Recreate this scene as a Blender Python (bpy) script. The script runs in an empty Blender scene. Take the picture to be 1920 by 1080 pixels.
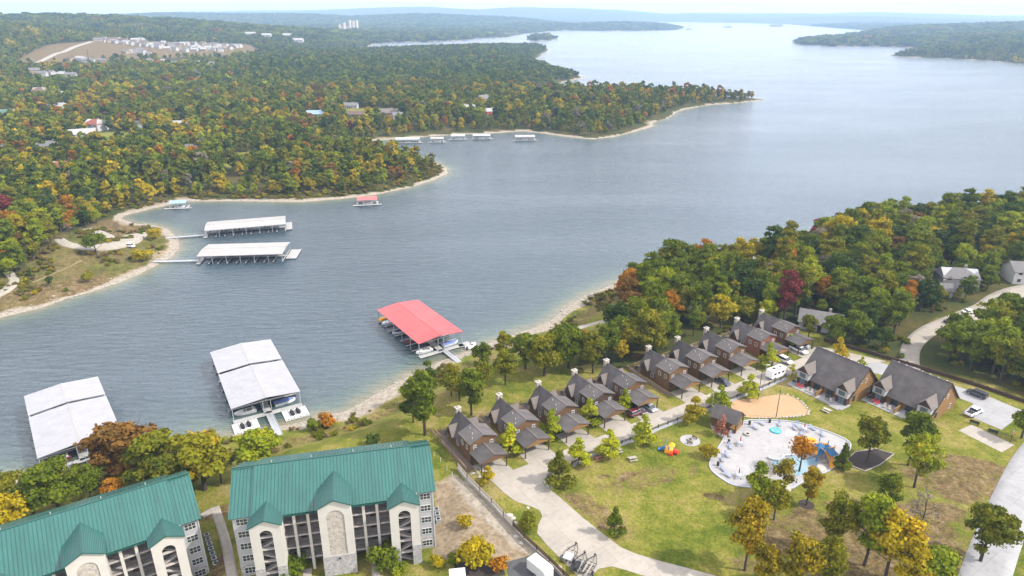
import bpy, bmesh, math, random
import numpy as np
from mathutils import Vector, Matrix
R = math.radians
random.seed(7); rng = np.random.default_rng(11)
scene = bpy.context.scene
C = scene.collection
# ------------------------------------------------------------------ camera, sky, sun, exposure
CAMH, PITCH, FPX = 100.0, R(21.9), 1280.0
cam_d = bpy.data.cameras.new('camera'); cam = bpy.data.objects.new('camera', cam_d); C.objects.link(cam)
cam_d.sensor_width = 36; cam_d.lens = 24; cam_d.clip_start = 1; cam_d.clip_end = 60000
cam.location = (0, 0, CAMH); cam.rotation_euler = (math.pi/2 - PITCH, 0, 0)
scene.camera = cam
VEIL = 12.4
SUN_AZ, SUN_EL = R(101), R(44)            # azimuth clockwise from +Y
world = bpy.data.worlds.new('World'); scene.world = world; world.use_nodes = True
wn = world.node_tree.nodes; wl = world.node_tree.links
sky = wn.new('ShaderNodeTexSky'); sky.sky_type = 'NISHITA'; sky.sun_disc = False
sky.sun_elevation = SUN_EL; sky.sun_rotation = SUN_AZ; sky.altitude = 250
sky.air_density = 1.0; sky.dust_density = 2.0; sky.ozone_density = 1.0
bg = wn['Background']; bg.inputs[1].default_value = 0.15
# thin bright cloud veil over the blue, even all round
wtc = wn.new('ShaderNodeTexCoord'); wmp = wn.new('ShaderNodeMapping'); wmp.inputs['Scale'].default_value = (1, 1, 3.5); wl.new(wtc.outputs['Generated'], wmp.inputs[0])
wnz = wn.new('ShaderNodeTexNoise'); wnz.inputs['Scale'].default_value = 2.4; wnz.inputs['Detail'].default_value = 6; wl.new(wmp.outputs[0], wnz.inputs['Vector'])
wmr = wn.new('ShaderNodeMapRange'); wmr.inputs['From Min'].default_value = .3; wmr.inputs['From Max'].default_value = .7; wmr.inputs['To Min'].default_value = .58; wmr.inputs['To Max'].default_value = .92; wl.new(wnz.outputs[0], wmr.inputs[0])
wmx = wn.new('ShaderNodeMix'); wmx.data_type = 'RGBA'; wl.new(wmr.outputs[0], wmx.inputs[0]); wl.new(sky.outputs[0], wmx.inputs[6]); wmx.inputs[7].default_value = (VEIL*1.03, VEIL*.985, VEIL*1.02, 1)
wl.new(wmx.outputs[2], bg.inputs[0])
sun_d = bpy.data.lights.new('sun', 'SUN'); sun_d.energy = 5.0; sun_d.angle = R(1.5); sun_d.color = (1.0, .95, .87)
sun = bpy.data.objects.new('sun', sun_d); C.objects.link(sun)
sdir = Vector((math.sin(SUN_AZ)*math.cos(SUN_EL), math.cos(SUN_AZ)*math.cos(SUN_EL), math.sin(SUN_EL)))
sun.rotation_euler = sdir.to_track_quat('Z', 'Y').to_euler()
vs = scene.view_settings; vs.view_transform = 'Standard'; vs.look = 'None'; vs.gamma = 1; vs.use_curve_mapping = False
vs.exposure = 0.45
cy = scene.cycles
cy.use_denoising = True; cy.max_bounces = 6; cy.diffuse_bounces = 3; cy.glossy_bounces = 3
cy.transmission_bounces = 3; cy.volume_bounces = 1; cy.transparent_max_bounces = 6
cy.sample_clamp_indirect = 6; cy.use_adaptive_sampling = True; cy.adaptive_threshold = 0.015

# ------------------------------------------------------------------ materials
MATS = {}
def nt(name):
    m = bpy.data.materials.new(name); m.use_nodes = True
    return m, m.node_tree.nodes, m.node_tree.links, m.node_tree.nodes['Principled BSDF']
def lin(c):      # sRGB 0-255 -> linear
    return tuple(((v/255)/12.92 if v/255 < .04045 else ((v/255+.055)/1.055)**2.4) for v in c)
def mat(name, col, rough=.7, var=.18, scale=.6, metal=0, bump=0, bscale=4, spec=.4, col2=None, stretch=None, detail=5, objvar=0):
    """one colour broken up by noise: stains and grain of the surface itself"""
    if name in MATS: return MATS[name]
    m, n, l, p = nt(name)
    tc = n.new('ShaderNodeTexCoord'); mp = n.new('ShaderNodeMapping'); l.new(tc.outputs['Object'], mp.inputs[0])
    if stretch: mp.inputs['Scale'].default_value = stretch
    nz = n.new('ShaderNodeTexNoise'); nz.inputs['Scale'].default_value = scale; nz.inputs['Detail'].default_value = detail; nz.inputs['Roughness'].default_value = .65
    l.new(mp.outputs[0], nz.inputs['Vector'])
    cr = n.new('ShaderNodeValToRGB'); cr.color_ramp.elements[0].position = .3; cr.color_ramp.elements[1].position = .72
    a = tuple(max(0, c*(1-var)) for c in col); b = col2 or tuple(min(1, c*(1+var)) for c in col)
    cr.color_ramp.elements[0].color = (*a, 1); cr.color_ramp.elements[1].color = (*b, 1)
    l.new(nz.outputs[0], cr.inputs[0]); l.new(cr.outputs[0], p.inputs['Base Color'])
    if objvar:      # each roof or wall weathered a little differently
        oi = n.new('ShaderNodeObjectInfo'); mr_ = n.new('ShaderNodeMapRange'); mr_.inputs['To Min'].default_value = 1-objvar; mr_.inputs['To Max'].default_value = 1+objvar; l.new(oi.outputs['Random'], mr_.inputs[0])
        hs = n.new('ShaderNodeMix'); hs.data_type = 'RGBA'; hs.blend_type = 'MULTIPLY'; hs.inputs[0].default_value = 1; l.new(cr.outputs[0], hs.inputs[6]); l.new(mr_.outputs[0], hs.inputs[7]); l.new(hs.outputs[2], p.inputs['Base Color'])
    p.inputs['Roughness'].default_value = rough; p.inputs['Metallic'].default_value = metal
    p.inputs['Specular IOR Level'].default_value = spec
    if bump:
        n2 = n.new('ShaderNodeTexNoise'); n2.inputs['Scale'].default_value = bscale; n2.inputs['Detail'].default_value = 4
        l.new(tc.outputs['Object'], n2.inputs['Vector'])
        bp = n.new('ShaderNodeBump'); bp.inputs['Strength'].default_value = bump; bp.inputs['Distance'].default_value = .1
        l.new(n2.outputs[0], bp.inputs['Height']); l.new(bp.outputs[0], p.inputs['Normal'])
    MATS[name] = m; return m
def M(name): return MATS[name]
def joints(name, size, rot, dark=.62):
    '''sawn joints and tyre-worn bands of a cast concrete slab'''
    m = MATS[name]; n = m.node_tree.nodes; l = m.node_tree.links; p = n['Principled BSDF']; src = p.inputs['Base Color'].links[0].from_socket
    g = n.new('ShaderNodeNewGeometry'); mp = n.new('ShaderNodeMapping'); mp.inputs['Rotation'].default_value = (0, 0, rot); l.new(g.outputs['Position'], mp.inputs[0])
    b = n.new('ShaderNodeTexBrick'); b.offset = 0; b.inputs['Scale'].default_value = 1; b.inputs['Brick Width'].default_value = size; b.inputs['Row Height'].default_value = size; b.inputs['Mortar Size'].default_value = .035; b.inputs['Mortar Smooth'].default_value = .3
    b.inputs['Color1'].default_value = (1, 1, 1, 1); b.inputs['Color2'].default_value = (.90, .90, .90, 1); b.inputs['Mortar'].default_value = (dark, dark, dark, 1); l.new(mp.outputs[0], b.inputs['Vector'])
    z = n.new('ShaderNodeTexNoise'); z.inputs['Scale'].default_value = .9; z.inputs['Detail'].default_value = 8; z.inputs['Roughness'].default_value = .75; l.new(g.outputs['Position'], z.inputs['Vector'])
    r = n.new('ShaderNodeValToRGB'); r.color_ramp.elements[0].position = .36; r.color_ramp.elements[0].color = (.86, .845, .83, 1); r.color_ramp.elements[1].position = .5; r.color_ramp.elements[1].color = (1, 1, 1, 1); l.new(z.outputs[0], r.inputs[0])
    x = n.new('ShaderNodeMix'); x.data_type = 'RGBA'; x.blend_type = 'MULTIPLY'; x.inputs[0].default_value = 1; l.new(src, x.inputs[6]); l.new(b.outputs['Color'], x.inputs[7])
    y = n.new('ShaderNodeMix'); y.data_type = 'RGBA'; y.blend_type = 'MULTIPLY'; y.inputs[0].default_value = 1; l.new(x.outputs[2], y.inputs[6]); l.new(r.outputs[0], y.inputs[7]); l.new(y.outputs[2], p.inputs['Base Color'])
mat('green_metal', (.014, .088, .074), .27, .20, .35, bump=.1, bscale=.7, spec=.65, stretch=(1.6, .22, 1), detail=8)
mat('green_trim_seam_shade', (.0095, .062, .052), .4)  # green of caps and gutters; on seams it paints in their shadow lines
mat('stucco', (.42, .40, .365), .85, .07, .5, bump=.25, bscale=9)
mat('stucco_grey', (.31, .31, .32), .85, .08, .5, bump=.25, bscale=9)
mat('concrete', (.29, .264, .226), .85, .10, .22, bump=.15, bscale=3, detail=9)
mat('concrete_grey', (.26, .26, .262), .85, .10, .25, bump=.15, bscale=3, detail=9)
mat('pool_paving', (.295, .288, .29), .75, .07, .4, bump=.1, bscale=3, detail=8)
mat('slab', (.36, .33, .31), .85, .12, .6)
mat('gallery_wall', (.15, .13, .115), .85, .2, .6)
mat('gallery_floor', (.10, .09, .085), .9, .2, .6)
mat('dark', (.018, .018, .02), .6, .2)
mat('black_metal', (.02, .02, .022), .45, .2)
mat('glass_dark', (.03, .038, .045), .08, .25, .5, spec=.7)
mat('glass_blue', (.10, .14, .16), .06, .25, .5, spec=.7)
mat('white_paint', (.50, .50, .49), .5, .05, .6)
mat('white_metal', (.265, .265, .28), .4, .10, .35, bump=.05, bscale=.6)
mat('cream_metal', (.275, .265, .25), .4, .13, .3)
mat('grey_metal', (.33, .35, .38), .4, .12, .3)
mat('galvanised', (.38, .40, .42), .4, .15, 1.0, metal=.4)
mat('red_metal', (.40, .062, .062), .38, .20, .22)
mat('red_metal_old', (.42, .10, .09), .5, .15, .3)
mat('blue_metal', (.20, .29, .42), .4, .12, .3)
mat('shingle', (.080, .072, .070), .9, .30, .5, bump=.5, bscale=6, detail=9, objvar=.22)
mat('shingle_brown', (.13, .112, .10), .9, .18, 1.6, bump=.5, bscale=6)
mat('shingle_grey', (.125, .12, .12), .9, .2, 1.2, bump=.5, bscale=6)
mat('shingle_red', (.20, .062, .042), .9, .2, 1.2, bump=.4, bscale=6)
mat('shingle_green', (.06, .13, .11), .8, .2, 1.2)
mat('log_wood', (.105, .055, .022), .75, .28, 1.2, objvar=.2, stretch=(.25, .25, 6), bump=.4, bscale=5)
mat('dark_wood', (.05, .028, .017), .75, .3, 1.2, stretch=(.25, .25, 6), bump=.4, bscale=5)
mat('tan_wood', (.19, .105, .036), .75, .25, .8, stretch=(.3, .3, 5), bump=.3, bscale=5)
mat('deck_wood', (.13, .10, .08), .85, .25, 1.5, stretch=(1, 6, 1))
mat('grey_wood', (.28, .25, .22), .85, .25, 1.5, stretch=(1, 6, 1))
mat('rail_wood', (.24, .17, .09), .8, .2, 1)
mat('sand', (.33, .21, .115), .95, .09, .8, bump=.3, bscale=3, detail=9)
mat('gravel', (.50, .45, .37), .95, .2, 1.2, bump=.5, bscale=6, detail=10)
mat('gravel_tan', (.52, .39, .22), .95, .2, .5, bump=.5, bscale=6, detail=10, col2=(.55, .48, .38))
mat('gravel_track', (.26, .235, .195), .95, .15, .5, bump=.3, bscale=4)
mat('trail_earth', (.15, .12, .055), .95, .25, .8)
mat('mulch', (.035, .026, .022), .95, .4, 3, bump=.6, bscale=8)
mat('asphalt', (.06, .06, .062), .9, .25, .8, bump=.2, bscale=8)
mat('rock', (.25, .225, .19), .9, .25, 1.5, bump=.6, bscale=4)
mat('rock_pale', (.36, .335, .295), .9, .2, 1.5, bump=.6, bscale=4)
mat('bark', (.055, .042, .032), .95, .35, 2, bump=.6, bscale=6)
mat('bark_pale', (.22, .20, .17), .95, .3, 2, bump=.6, bscale=6)
mat('turquoise', (.04, .34, .36), .3, .2, 2)
mat('yellow_plastic', (.80, .36, .02), .35, .08)
mat('red_plastic', (.55, .03, .02), .4, .08)
mat('blue_plastic', (.03, .16, .38), .4, .1)
mat('blue_canvas', (.12, .18, .42), .8, .15)
mat('teal_canvas', (.02, .10, .22), .8, .15)
mat('red_canvas', (.35, .02, .03), .8, .15)
mat('lounge_blue', (.20, .23, .31), .7, .15)
mat('car_white', (.75, .75, .76), .18, .02, spec=.6)
mat('car_silver', (.40, .42, .45), .2, .03, spec=.6, metal=.4)
mat('car_dark', (.045, .05, .058), .2, .05, spec=.6)
mat('car_maroon', (.11, .015, .025), .2, .05, spec=.6)
mat('tyre', (.015, .015, .015), .8, .2)
mat('rim', (.4, .4, .42), .3, .05, metal=.7)
mat('lamp_red', (.4, .01, .01), .3, .05)
mat('lamp_clear', (.7, .7, .68), .15, .05)
mat('umber_mat', (.16, .07, .05), .9, .2)
mat('dock_float', (.30, .30, .29), .8, .15, .6)
mat('boat_white', (.72, .72, .72), .25, .05)
mat('boat_maroon', (.16, .04, .04), .3, .05)
mat('boat_navy', (.03, .05, .12), .3, .05)
mat('far_wall', (.36, .35, .335), .9, .10, .2)
mat('far_wall_tan', (.26, .205, .14), .9, .12, .2)
mat('far_roof', (.13, .125, .125), .9, .15, .2)
mat('far_roof_brown', (.11, .075, .06), .9, .15, .2)
mat('far_roof_pale', (.28, .275, .27), .8, .1, .2)
mat('castle_stone', (.52, .46, .34), .9, .10, .1)
joints('concrete', 4.2, -R(32)); joints('concrete_grey', 4.5, R(56)); joints('pool_paving', 3.0, .4, .8)
# fieldstone: cells of the stones with pale mortar
def stone_mat(name, cols, mortar, scale):
    m, n, l, p = nt(name); tc = n.new('ShaderNodeTexCoord')
    v1 = n.new('ShaderNodeTexVoronoi'); v1.inputs['Scale'].default_value = scale; l.new(tc.outputs['Object'], v1.inputs['Vector'])
    v2 = n.new('ShaderNodeTexVoronoi'); v2.feature = 'DISTANCE_TO_EDGE'; v2.inputs['Scale'].default_value = scale; l.new(tc.outputs['Object'], v2.inputs['Vector'])
    bw = n.new('ShaderNodeSeparateColor'); l.new(v1.outputs['Color'], bw.inputs[0])
    cr = n.new('ShaderNodeValToRGB'); cr.color_ramp.elements[0].color = (*cols[0], 1); cr.color_ramp.elements[1].color = (*cols[2], 1)
    e = cr.color_ramp.elements.new(.5); e.color = (*cols[1], 1); l.new(bw.outputs[0], cr.inputs[0])
    mr = n.new('ShaderNodeMapRange'); mr.inputs['From Min'].default_value = .0; mr.inputs['From Max'].default_value = .08; l.new(v2.outputs['Distance'], mr.inputs[0])
    mx = n.new('ShaderNodeMix'); mx.data_type = 'RGBA'; l.new(mr.outputs[0], mx.inputs[0]); mx.inputs[6].default_value = (*mortar, 1); l.new(cr.outputs[0], mx.inputs[7])
    l.new(mx.outputs[2], p.inputs['Base Color']); p.inputs['Roughness'].default_value = .9
    bp = n.new('ShaderNodeBump'); bp.inputs['Strength'].default_value = .7; bp.inputs['Distance'].default_value = .06
    l.new(mr.outputs[0], bp.inputs['Height']); l.new(bp.outputs[0], p.inputs['Normal']); MATS[name] = m
stone_mat('fieldstone', [(.30, .26, .21), (.40, .36, .31), (.22, .20, .19)], (.42, .40, .37), 2.6)
stone_mat('fieldstone_grey', [(.30, .29, .28), (.22, .21, .21), (.38, .36, .34)], (.40, .39, .38), 2.6)
stone_mat('chimney_stone', [(.36, .31, .25), (.26, .22, .17), (.44, .40, .34)], (.40, .37, .33), 2.2)
def leaf_mat(name, c1, c2, c3=None):
    """foliage: colour drifts between two leaf colours over the crown and from tree to tree"""
    m, n, l, p = nt(name); tc = n.new('ShaderNodeTexCoord'); oi = n.new('ShaderNodeObjectInfo')
    nz = n.new('ShaderNodeTexNoise'); nz.inputs['Scale'].default_value = .32; nz.inputs['Detail'].default_value = 4; nz.inputs['Roughness'].default_value = .7
    nz.noise_dimensions = '4D'; l.new(tc.outputs['Object'], nz.inputs['Vector'])
    ml = n.new('ShaderNodeMath'); ml.operation = 'MULTIPLY'; ml.inputs[1].default_value = 37; l.new(oi.outputs['Random'], ml.inputs[0]); l.new(ml.outputs[0], nz.inputs['W'])
    ad = n.new('ShaderNodeMath'); ad.operation = 'MULTIPLY_ADD'; ad.inputs[1].default_value = .34; l.new(oi.outputs['Random'], ad.inputs[0])
    mr = n.new('ShaderNodeMapRange'); mr.inputs['From Min'].default_value = .3; mr.inputs['From Max'].default_value = .7; mr.inputs['To Max'].default_value = .72; l.new(nz.outputs[0], mr.inputs[0]); l.new(mr.outputs[0], ad.inputs[2])
    cr = n.new('ShaderNodeValToRGB'); cr.color_ramp.elements[0].color = (*c1, 1); cr.color_ramp.elements[1].color = (*c2, 1)
    cr.color_ramp.elements[0].position = .15; cr.color_ramp.elements[1].position = .75
    if c3: e = cr.color_ramp.elements.new(.97); e.color = (*c3, 1)
    l.new(ad.outputs[0], cr.inputs[0]); l.new(cr.outputs[0], p.inputs['Base Color'])
    p.inputs['Roughness'].default_value = .7; p.inputs['Specular IOR Level'].default_value = .1
    tr = n.new('ShaderNodeBsdfTranslucent'); l.new(cr.outputs[0], tr.inputs[0])
    ms = n.new('ShaderNodeMixShader'); ms.inputs[0].default_value = .28
    l.new(p.outputs[0], ms.inputs[1]); l.new(tr.outputs[0], ms.inputs[2]); l.new(ms.outputs[0], n['Material Output'].inputs[0])
    MATS[name] = m
leaf_mat('leaf_green', (.050, .078, .005), (.135, .165, .008), (.22, .20, .010))
leaf_mat('leaf_bright', (.100, .145, .007), (.245, .270, .010), (.34, .29, .012))
leaf_mat('leaf_dark', (.025, .047, .007), (.066, .098, .012))
leaf_mat('leaf_lime', (.15, .19, .008), (.34, .35, .012), (.42, .36, .014))
leaf_mat('leaf_olive', (.075, .090, .006), (.180, .170, .009), (.25, .195, .011))
leaf_mat('leaf_yellow', (.20, .175, .006), (.38, .285, .008), (.45, .28, .009))
leaf_mat('leaf_orange', (.18, .095, .008), (.37, .155, .010), (.42, .22, .012))
leaf_mat('leaf_rust', (.105, .062, .013), (.21, .105, .018), (.17, .13, .014))
leaf_mat('leaf_red', (.12, .026, .022), (.20, .046, .038))
leaf_mat('leaf_grey', (.12, .105, .075), (.21, .18, .125))
leaf_mat('leaf_pink', (.28, .11, .07), (.38, .17, .11))
leaf_mat('leaf_mixed', (.10, .11, .006), (.30, .21, .008), (.40, .16, .010))
leaf_mat('leaf_turning', (.070, .092, .005), (.21, .195, .008), (.37, .21, .010))
leaf_mat('brush_tan', (.11, .085, .03), (.20, .15, .06))

# ------------------------------------------------------------------ photograph pixel (1920x1080) -> point of the place
ct, st = math.cos(PITCH), math.sin(PITCH)
def G(px, py, z=0.0):
    u = (px-960)/FPX; v = (540-py)/FPX; Y = ct+v*st; Z = -st+v*ct
    t = (z-CAMH)/Z
    return (u*t, Y*t, z)
def GP(pts, z=0.0): return [G(x, y, z)[:2] for x, y in pts]

# ------------------------------------------------------------------ lake outline and ground height
near_px = [(-900, 1010), (-300, 960), (0, 905), (200, 862), (330, 834), (370, 824), (414, 819), (454, 813), (494, 807), (530, 798), (570, 791), (614, 778), (648, 771), (681, 753),
           (730, 724), (784, 697), (828, 676), (858, 666), (887, 654), (950, 632), (1000, 615), (1028, 604), (1055, 582), (1097, 554), (1139, 537), (1167, 526), (1200, 517),
           (1260, 503), (1330, 497), (1400, 490), (1440, 474), (1470, 452), (1520, 436), (1600, 424), (1700, 412), (1800, 402), (1920, 388), (2200, 362), (3000, 320)]
far_px = [(3000, 190), (2300, 150), (2050, 130), (1920, 121), (1850, 114), (1750, 109), (1690, 107), (1665, 105), (1680, 102), (1725, 96), (1722, 92), (1700, 89), (1640, 86.5), (1560, 87), (1500, 83.5), (1480, 80), (1510, 76), (1570, 70),
          (1625, 64), (1640, 58), (1560, 52), (1480, 46), (1400, 43.5), (1300, 42), (1235, 41), (1260, 48), (1282, 53), (1270, 56), (1200, 58), (1120, 58), (1060, 57), (1020, 60), (985, 63), (950, 69.5), (900, 71.5), (860, 76), (800, 79),
          (740, 79), (700, 83), (690, 88), (640, 94), (560, 102), (590, 104), (640, 99), (700, 97), (780, 95), (860, 93), (930, 90), (985, 89), (1020, 88), (1030, 93), (1020, 100), (1003, 112), (1018, 122), (1050, 132), (1080, 140), (1096, 145), (1073, 151), (1040, 158), (1014, 164), (970, 168),
          (962, 171), (1010, 174), (1100, 176), (1200, 178), (1330, 182), (1400, 183), (1436, 187), (1387, 193), (1330, 197), (1290, 204), (1272, 209), (1254, 221), (1224, 230), (1225, 237), (1190, 247), (1150, 257), (1110, 261), (1060, 256), (1020, 250), (980, 246), (920, 250), (860, 252), (800, 256), (745, 261), (690, 264), (640, 270),
          (690, 280), (760, 293), (812, 303), (836, 313), (840, 325), (812, 338), (762, 353), (700, 366), (640, 373), (560, 379), (430, 377), (340, 378), (305, 387), (281, 392), (255, 399), (234, 404), (228, 410), (253, 419), (291, 423), (314, 429), (334, 447), (336, 465), (322, 482), (285, 502), (255, 517), (222, 530), (173, 547),
          (122, 561), (81, 576), (45, 585), (12, 593), (0, 597), (-150, 630), (-500, 700), (-900, 780)]
isl_px = [(985, 74.5), (1000, 76.5), (1030, 76), (1046, 73), (1040, 70), (1010, 69), (990, 71)]
def smooth_poly(P, n=2):
    P = np.array(P, float)
    for _ in range(n):
        Q = np.roll(P, -1, 0); P = np.stack([.75*P+.25*Q, .25*P+.75*Q], 1).reshape(-1, 2)
    return P
nearW, farW, islW = GP(near_px), GP(far_px), GP(isl_px)
lake = np.array(nearW+farW); n_near = len(nearW)
SEG_A = np.concatenate([lake, np.array(islW)]); SEG_B = np.concatenate([np.roll(lake, -1, 0), np.roll(np.array(islW), -1, 0)])
SEG_NEAR = np.zeros(len(SEG_A), bool); SEG_NEAR[:n_near-1] = True
def in_poly(x, y, P):
    P = np.asarray(P, float); r = np.zeros(x.shape, bool); j = len(P)-1
    for i in range(len(P)):
        xi, yi = P[i]; xj, yj = P[j]
        if yi != yj: r ^= ((yi > y) != (yj > y)) & (x < (xj-xi)*(y-yi)/(yj-yi)+xi)
        j = i
    return r
def sstep(a, b, x):
    t = np.clip((x-a)/(b-a), 0, 1); return t*t*(3-2*t)
def fnoise(x, y, s, seed):   # cheap smooth value noise
    def h(i, j): 
        v = np.sin(i*127.1+j*311.7+seed*74.7)*43758.5453; return v-np.floor(v)
    X, Y = x/s, y/s; i, j = np.floor(X), np.floor(Y); fx, fy = X-i, Y-j; fx = fx*fx*(3-2*fx); fy = fy*fy*(3-2*fy)
    return (h(i, j)*(1-fx)+h(i+1, j)*fx)*(1-fy)+(h(i, j+1)*(1-fx)+h(i+1, j+1)*fx)*fy-.5
def shore(x, y):
    """signed distance to the waterline (land > 0) and whether the nearest bank is the resort's"""
    x = np.asarray(x, float).ravel(); y = np.asarray(y, float).ravel(); D = np.empty(len(x)); N = np.empty(len(x), bool)
    BA = SEG_B-SEG_A; L2 = (BA**2).sum(1)+1e-9
    for s in range(0, len(x), 20000):
        P = np.stack([x[s:s+20000], y[s:s+20000]], 1)[:, None, :]
        t = np.clip(((P-SEG_A)*BA).sum(2)/L2, 0, 1); q = ((P-SEG_A-t[..., None]*BA)**2).sum(2)
        k = q.argmin(1); D[s:s+20000] = np.sqrt(q[np.arange(len(k)), k]); N[s:s+20000] = SEG_NEAR[k]
    wet = in_poly(x, y, lake) & ~in_poly(x, y, np.array(islW))
    return np.where(wet, -D, D), N
RIDGE = np.array([(-1500, 30), (0, 29), (200, 28), (330, 25), (420, 23), (560, 20), (700, 18), (800, 15.5), (900, 18), (1000, 15.5), (1100, 18), (1200, 22.5), (1250, 26), (1300, 24), (1400, 25), (1600, 26), (1750, 27.5), (1920, 30), (3500, 30)])
# hills: pixel column, pixel row of the top, distance, half widths across and along the view
HILLS = [(190, 36, 2700, 620, 420), (-250, 40, 2200, 600, 500), (960, 96, 1800, 260, 300), (760, 113, 1600, 420, 240), (660, 54, 4300, 260, 200), (480, 30, 6200, 1100, 500), (840, 32, 6000, 700, 400), (1000, 46, 4900, 330, 160), (1150, 46, 5200, 420, 200),
         (1880, 46, 4200, 620, 700), (1700, 62, 3600, 420, 300), (1560, 75, 2900, 190, 90), (1800, 96, 2480, 330, 90), (340, 62, 3300, 300, 250), (560, 66, 3600, 500, 250), (2150, 60, 3000, 500, 700), (1480, 34, 9000, 900, 300)]
HB = []
for px, py, dist, sx, sy in HILLS:
    xy = (px-960)/FPX*1.075; Y = dist/math.hypot(1, xy); X = xy*Y
    HB.append((X, Y, CAMH+(25.5-py)*.861/FPX*Y, sx, sy, math.atan2(X, Y)))
PAD = 8.0
def height(x, y):
    sh = np.shape(x); x = np.asarray(x, float).ravel(); y = np.asarray(y, float).ravel()
    d, near = shore(x, y); rr = np.hypot(x, y)
    pad = PAD-1.16*sstep(-9, -15, x)*sstep(124, 113, y)-3.19*sstep(-50, -58, x)*sstep(150, 130, y)
    wood = sstep(20, 60, -(x*math.sin(R(32)))+y*math.cos(R(32))-100)  # behind the cabin row
    zn = .13*np.clip(d, 0, 9)+(pad-1.17)*sstep(9, 27, d)+wood*sstep(12, 40, d)*.8*fnoise(x, y, 18, 3)
    zf = .12*np.clip(d, 0, 9)+4.5*sstep(8, 45, d)+.015*np.clip(d, 0, 900)+sstep(10, 60, d)*(2.0*fnoise(x, y, 60, 1)+9*fnoise(x, y, 260, 2)*sstep(40, 300, d))
    hh = np.zeros_like(zf)
    for X, Y, z, sx, sy, a in HB:
        u = (x-X)*math.cos(a)-(y-Y)*math.sin(a); v = (x-X)*math.sin(a)+(y-Y)*math.cos(a)
        hh = np.maximum(hh, z*np.exp(-.5*((u/sx)**2+(v/sy)**2)))
    hh *= sstep(0, 160, d)
    zf = np.maximum(zf, hh+.25*zf)
    px = 960+1380*x/np.maximum(y, 1); zr = CAMH+(25.5-np.interp(px, RIDGE[:, 0], RIDGE[:, 1]))*.861/FPX*np.maximum(y, 1)
    far = sstep(7600, 11500, y)*sstep(0, 500, d)
    zf = zf+np.maximum(zr-zf, 0)*far+(fnoise(x, y, 700, 5)*38+fnoise(x, y, 1900, 6)*45)*sstep(3500, 6000, rr)*sstep(50, 700, d)
    z = np.where(near, zn, zf)
    z = np.where(d < 0, np.maximum(-7, .16*d), z)
    return z.reshape(sh)
def hz(x, y): return float(height(np.array([x]), np.array([y]))[0])
def T(px, py):
    """where the pixel's ray meets the ground (land) surface"""
    z = 8.0
    for _ in range(12):
        p = G(px, py, z); z = .5*z+.5*max(0, hz(p[0], p[1]))
    p = G(px, py, z); return (p[0], p[1], hz(p[0], p[1]))

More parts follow.
